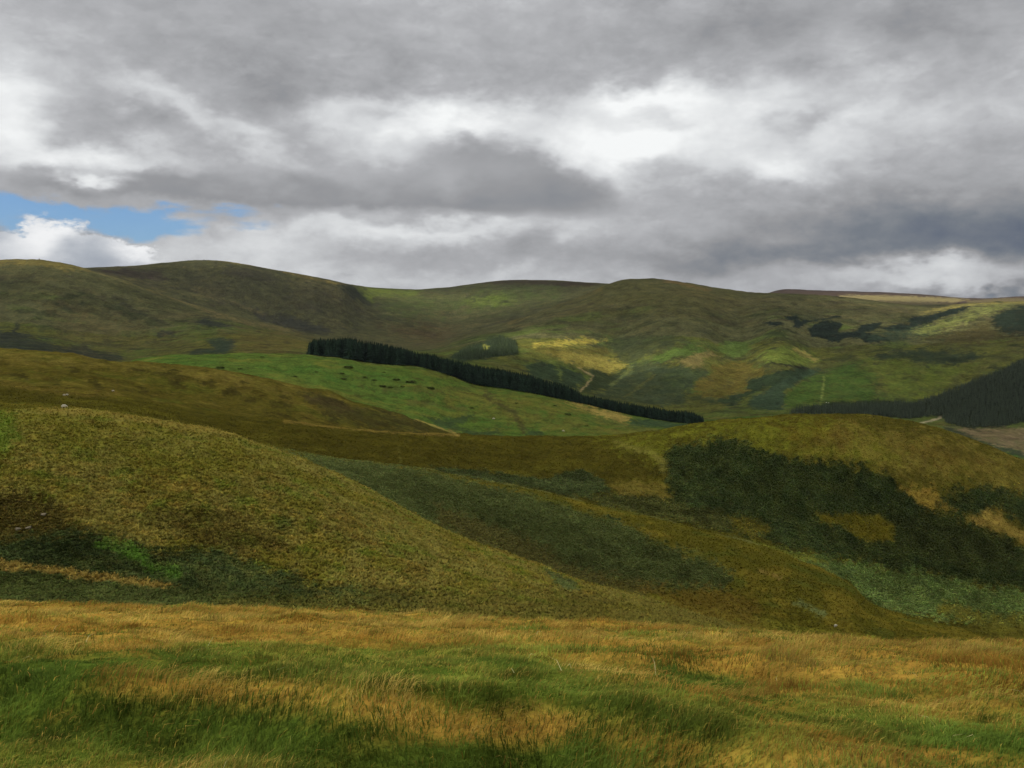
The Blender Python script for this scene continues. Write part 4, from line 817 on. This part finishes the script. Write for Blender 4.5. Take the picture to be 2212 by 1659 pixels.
# ------------------------------------------------------------------ haze
HAZE = 0.000038
bxs = np.array([(x, y, z) for z in (-330, 230) for y in (-60, 9800) for x in (-9500, 9500)], float)
fq = np.array([(0, 2, 3, 1), (4, 5, 7, 6), (0, 1, 5, 4), (2, 6, 7, 3), (0, 4, 6, 2), (1, 3, 7, 5)])
hm, nt, out = new_mat('haze_air')
pv = N(nt, 'ShaderNodeVolumePrincipled'); pv.inputs['Color'].default_value = (.78, .86, 1.0, 1); pv.inputs['Density'].default_value = HAZE; pv.inputs['Anisotropy'].default_value = .2
nt.links.new(pv.outputs[0], out.inputs['Volume'])
if HAZE > 0:
    tag(mesh_obj('haze', bxs, fq, hm), 'thin bluish haze in the air of the valley', 'haze', kind='stuff')

# ------------------------------------------------------------------ sky
w = bpy.data.worlds.new('World'); scene.world = w; w.use_nodes = True; w.cycles.sampling_method = 'MANUAL'; w.cycles.sample_map_resolution = 256
nt = w.node_tree; nt.nodes.clear()
out = N(nt, 'ShaderNodeOutputWorld'); bg = N(nt, 'ShaderNodeBackground'); bg.inputs['Strength'].default_value = .1; nt.links.new(bg.outputs[0], out.inputs['Surface'])
tc = N(nt, 'ShaderNodeTexCoord'); sky = N(nt, 'ShaderNodeTexSky', sky_type='NISHITA', sun_disc=False, sun_elevation=SUN_EL, sun_rotation=SUN_AZ); sky.air_density = 1.0; sky.dust_density = .4; sky.ozone_density = 2.0
sep = N(nt, 'ShaderNodeSeparateXYZ'); nt.links.new(tc.outputs['Generated'], sep.inputs[0])
AZ = math_node(nt, 'ARCTAN2', sep.outputs[0], sep.outputs[1]); EL = math_node(nt, 'ARCSINE', sep.outputs[2])
mpn = N(nt, 'ShaderNodeMapping'); mpn.inputs['Scale'].default_value = (1, 1, 1.9); nt.links.new(tc.outputs['Generated'], mpn.inputs[0])
def noise(scale, detail=6, rough=.55, dist=0.0, col=False, off=0.0):
    n = N(nt, 'ShaderNodeTexNoise'); n.inputs['Scale'].default_value = scale; n.inputs['Detail'].default_value = detail; n.inputs['Roughness'].default_value = rough; n.inputs['Distortion'].default_value = dist
    v = mpn.outputs[0]
    if off:
        a = N(nt, 'ShaderNodeVectorMath', operation='ADD'); a.inputs[1].default_value = (off, off * .7, -off); nt.links.new(v, a.inputs[0]); v = a.outputs[0]
    nt.links.new(v, n.inputs['Vector']); return n.outputs['Color'] if col else n.outputs['Fac']
comb = N(nt, 'ShaderNodeCombineXYZ'); nt.links.new(AZ, comb.inputs[0]); nt.links.new(EL, comb.inputs[1])
def warped(scale, amp, base, detail=5, off=0.0):
    c = noise(scale, detail, .55, 0, True, off); s = N(nt, 'ShaderNodeVectorMath', operation='SUBTRACT'); s.inputs[1].default_value = (.5, .5, .5); nt.links.new(c, s.inputs[0])
    m = N(nt, 'ShaderNodeVectorMath', operation='MULTIPLY'); m.inputs[1].default_value = (amp * 1.6, amp, 0); nt.links.new(s.outputs[0], m.inputs[0])
    a = N(nt, 'ShaderNodeVectorMath', operation='ADD'); nt.links.new(base, a.inputs[0]); nt.links.new(m.outputs[0], a.inputs[1]); return a.outputs[0]
WA = warped(22, .030, warped(8, .085, comb.outputs[0]), 4, 2.2); WB = warped(60, .008, warped(22, .034, comb.outputs[0], 5, 3.1), 4, 7.9)
def ang(x, y):
    a = math.atan2(x - CX, F); return a, math.atan2((HY - y) / F * math.cos(a), 1)
def blob(vec, cx, cy, rx, ry, rot=0):
    a, e = ang(cx, cy); k = math.cos(a) ** 2
    m = N(nt, 'ShaderNodeMapping', vector_type='TEXTURE'); m.inputs['Location'].default_value = (a, e, 0); m.inputs['Rotation'].default_value = (0, 0, math.radians(-rot)); m.inputs['Scale'].default_value = (rx / F * k, ry / F * math.cos(a), 1)
    nt.links.new(vec, m.inputs[0]); d = N(nt, 'ShaderNodeVectorMath', operation='DOT_PRODUCT'); nt.links.new(m.outputs[0], d.inputs[0]); nt.links.new(m.outputs[0], d.inputs[1])
    return math_node(nt, 'POWER', math.exp(-1), d.outputs['Value'])
def total(vec, items, start):
    s = start
    for it in items: s = math_node(nt, 'MULTIPLY_ADD', blob(vec, *it[:4], it[5] if len(it) > 5 else 0), it[4], s)
    return s
def ramp01(v, a, b):
    n = N(nt, 'ShaderNodeMapRange', interpolation_type='SMOOTHSTEP'); n.inputs['From Min'].default_value = a; n.inputs['From Max'].default_value = b; nt.links.new(v, n.inputs['Value']); return n.outputs[0]
def mixc(f, a, b):
    n = N(nt, 'ShaderNodeMix', data_type='RGBA'); nt.links.new(f, n.inputs[0])
    for s, v in ((6, a), (7, b)):
        if isinstance(v, (tuple, list, np.ndarray)): n.inputs[s].default_value = (*[float(q) for q in v[:3]], 1)
        else: nt.links.new(v, n.inputs[s])
    return n.outputs[2]
def mixf(f, a, b):
    n = N(nt, 'ShaderNodeMix', data_type='FLOAT'); nt.links.new(f, n.inputs[0])
    for s, v in ((2, a), (3, b)):
        if isinstance(v, (int, float)): n.inputs[s].default_value = v
        else: nt.links.new(v, n.inputs[s])
    return n.outputs[0]
n_big = noise(5, 5, .5, .3); n_med = noise(15, 5, .5, .15, off=1.7); n_fine = noise(48, 3, .55, 0, off=4.2)
def puffs(scale, off):
    v = N(nt, 'ShaderNodeTexVoronoi', feature='F1'); v.inputs['Scale'].default_value = scale; v.inputs['Detail'].default_value = 2; v.inputs['Roughness'].default_value = .5
    c = noise(scale * 1.5, 4, .6, 0, True, off); a = N(nt, 'ShaderNodeVectorMath', operation='SCALE'); a.inputs['Scale'].default_value = 2.0 / scale; nt.links.new(c, a.inputs[0])
    b = N(nt, 'ShaderNodeVectorMath', operation='ADD'); nt.links.new(mpn.outputs[0], b.inputs[0]); nt.links.new(a.outputs[0], b.inputs[1]); nt.links.new(b.outputs[0], v.inputs['Vector'])
    return math_node(nt, 'SUBTRACT', .42, v.outputs['Distance'])
puff = puffs(15, 6.3)
nzz = math_node(nt, 'MULTIPLY_ADD', math_node(nt, 'SUBTRACT', n_big, .5), .12, math_node(nt, 'MULTIPLY_ADD', math_node(nt, 'SUBTRACT', n_med, .5), .15, math_node(nt, 'MULTIPLY', math_node(nt, 'SUBTRACT', n_fine, .5), .05)))
# brightness of the high cloud sheet
L0 = total(WA, [
 (100, 60, 450, 130, .03), (800, 240, 500, 150, -.03), (1150, 290, 300, 90, -.025), (1700, 250, 500, 70, -.03), (2650, 60, 800, 130, -.08), (3000, 330, 500, 120, .04), (1500, 60, 400, 100, .02), (1210, 335, 60, 30, -.08),
 (30, 360, 150, 130, .22), (300, 505, 260, 60, .24, 4), (430, 310, 200, 45, .08, 10), (720, 400, 330, 50, .13, 22), (470, 370, 120, 40, -.05, 15), (1060, 355, 110, 60, .10),
 (1420, 365, 200, 70, .24, 10), (1240, 470, 120, 130, .09, -30), (1160, 310, 120, 30, .08), (1990, 505, 190, 80, .18), (2060, 310, 220, 45, .20), (2360, 410, 500, 140, .12), (2000, 430, 700, 160, .08), (2480, 548, 150, 45, .16), (1780, 420, 110, 60, .05),
 (2560, 375, 120, 42, -.15, -25), (2140, 395, 80, 22, -.07), (2120, 560, 90, 40, -.08), (2951, 720, 480, 100, -.18), (3250, 770, 380, 70, -.14), (2500, 835, 460, 50, -.14), (3150, 560, 300, 90, -.03),
 (1320, 722, 430, 34, .17), (1260, 770, 180, 36, .06), (2500, 693, 250, 40, -.02), (1650, 830, 700, 50, -.04), (800, 850, 520, 90, .13), (1700, 900, 1100, 50, .05), (700, 760, 260, 50, .07), (2950, 880, 330, 36, .16), (3000, 850, 120, 18, .08), (3150, 937, 200, 20, -.26)], .704)
L1 = math_node(nt, 'MULTIPLY_ADD', puff, .05, math_node(nt, 'ADD', L0, nzz))
# the long dark lens cloud with its flat base
lens = total(WB, [(1660, 570, 330, 120, 1.15, 20), (1300, 600, 420, 85, .6, 4), (960, 610, 430, 72, .8, 2), (540, 600, 330, 60, .7, 3), (170, 585, 230, 48, .6, 4)], 0.0)
lens = math_node(nt, 'MULTIPLY_ADD', puff, .12, lens); lens = math_node(nt, 'ADD', lens, math_node(nt, 'MULTIPLY', math_node(nt, 'SUBTRACT', n_med, .5), .5))
base_cut = ramp01(math_node(nt, 'MULTIPLY_ADD', math_node(nt, 'SUBTRACT', n_med, .5), .02, EL), ang(1300, 705)[1], ang(1300, 655)[1])
lensm = math_node(nt, 'MULTIPLY', ramp01(lens, .26, .86), base_cut)
lens_l = math_node(nt, 'ADD', total(WA, [(1650, 500, 250, 50, .03), (900, 510, 480, 60, .10), (1500, 650, 600, 40, -.02), (330, 590, 90, 28, .30), (220, 575, 70, 20, .2), (1420, 560, 90, 90, .05, -30)], .592), math_node(nt, 'MULTIPLY', nzz, .55))
L2 = mixf(lensm, L1, lens_l)
cr = N(nt, 'ShaderNodeValToRGB'); nt.links.new(L2, cr.inputs[0]); el_ = cr.color_ramp.elements
stops = [(.38, (92, 102, 120)), (.50, (122, 128, 136)), (.60, (152, 153, 156)), (.70, (180, 181, 184)), (.80, (214, 216, 218)), (.95, (250, 252, 252))]
el_[0].position, el_[1].position = stops[0][0], stops[-1][0]
for p_, c in stops[1:-1]: el_.new(p_)
for e_, (p_, c) in zip(sorted(el_, key=lambda e: e.position), stops): e_.color = (*[float(v) for v in lin(c)], 1)
# blue gap low on the left
blue = total(WB, [(50, 660, 220, 44, 1.05, 6), (330, 692, 270, 34, .8, 4), (640, 692, 250, 30, .75, -3), (360, 742, 240, 30, .85, -4), (800, 672, 130, 20, .45), (30, 725, 100, 26, .6)], 0.0)
blue0 = ramp01(blue, .10, .30)
blue = math_node(nt, 'ADD', blue, math_node(nt, 'MULTIPLY', math_node(nt, 'SUBTRACT', n_med, .55), 1.1))
mst = N(nt, 'ShaderNodeMapping'); mst.inputs['Scale'].default_value = (9, 9, 60); nt.links.new(tc.outputs['Generated'], mst.inputs[0])
nst = N(nt, 'ShaderNodeTexNoise'); nst.inputs['Scale'].default_value = 1.0; nst.inputs['Detail'].default_value = 5; nt.links.new(mst.outputs[0], nst.inputs['Vector'])
blue = math_node(nt, 'MULTIPLY_ADD', math_node(nt, 'SUBTRACT', nst.outputs['Fac'], .52), 2.2, blue)
bluem = math_node(nt, 'MULTIPLY', ramp01(blue, .22, 1.0), math_node(nt, 'MULTIPLY', blue0, .92))
skyc = N(nt, 'ShaderNodeVectorMath', operation='SCALE'); nt.links.new(sky.outputs[0], skyc.inputs[0]); skyc.inputs['Scale'].default_value = 1.0
cs = N(nt, 'ShaderNodeVectorMath', operation='SCALE'); nt.links.new(cr.outputs[0], cs.inputs[0]); cs.inputs['Scale'].default_value = 10.0
tintn = N(nt, 'ShaderNodeVectorMath', operation='MULTIPLY'); tintn.inputs[1].default_value = (.62, .86, 1.2); nt.links.new(skyc.outputs[0], tintn.inputs[0])
c1 = mixc(bluem, cs.outputs[0], tintn.outputs[0])
# two cumulus heads over the left hill
cum = total(WB, [(180, 785, 180, 100, 1.3), (60, 830, 170, 80, 1.0), (440, 815, 130, 62, 1.15), (320, 850, 260, 50, 1.0), (0, 765, 60, 45, .6)], 0.0)
cum = math_node(nt, 'MULTIPLY_ADD', puff, .9, math_node(nt, 'ADD', cum, math_node(nt, 'MULTIPLY', math_node(nt, 'SUBTRACT', n_fine, .5), .3))); cumm = ramp01(cum, .34, .74)
cul = math_node(nt, 'ADD', total(WB, [(170, 740, 120, 55, .34), (440, 790, 110, 45, .34), (80, 800, 110, 50, .2), (300, 820, 90, 70, -.06, 30)], .62), math_node(nt, 'MULTIPLY', nzz, .5))
cr2 = N(nt, 'ShaderNodeValToRGB'); nt.links.new(cul, cr2.inputs[0]); cr2.color_ramp.elements[0].position = .55; cr2.color_ramp.elements[1].position = .95
cr2.color_ramp.elements[0].color = (*[float(v) for v in lin((158, 166, 178))], 1); cr2.color_ramp.elements[1].color = (*[float(v) for v in lin((250, 251, 252))], 1)
cs2 = N(nt, 'ShaderNodeVectorMath', operation='SCALE'); nt.links.new(cr2.outputs[0], cs2.inputs[0]); cs2.inputs['Scale'].default_value = 10.0
c2 = mixc(cumm, c1, cs2.outputs[0])
nt.links.new(c2, bg.inputs['Color'])

# ------------------------------------------------------------------ sun, camera, render settings
sl = bpy.data.lights.new('sun', 'SUN'); sl.energy = 4.4; sl.angle = math.radians(.55); sl.color = (1, .93, .80)
so = bpy.data.objects.new('sun', sl); COL.objects.link(so); so.rotation_euler = SUN.to_track_quat('Z', 'Y').to_euler()
cam = bpy.data.cameras.new('camera'); cam.sensor_width = 36; cam.lens = 36 * F / 3264; cam.shift_y = -(1224 - HY) / 3264; cam.clip_start = .1; cam.clip_end = 40000
co = bpy.data.objects.new('camera', cam); COL.objects.link(co); co.location = (0, 0, 0); co.rotation_euler = (math.radians(90), 0, 0); scene.camera = co
scene.view_settings.view_transform = 'Standard'; scene.view_settings.look = 'None'; scene.view_settings.exposure = 0; scene.view_settings.gamma = 1
scene.cycles.max_bounces = 6; scene.cycles.transparent_max_bounces = 12; scene.cycles.volume_bounces = 0
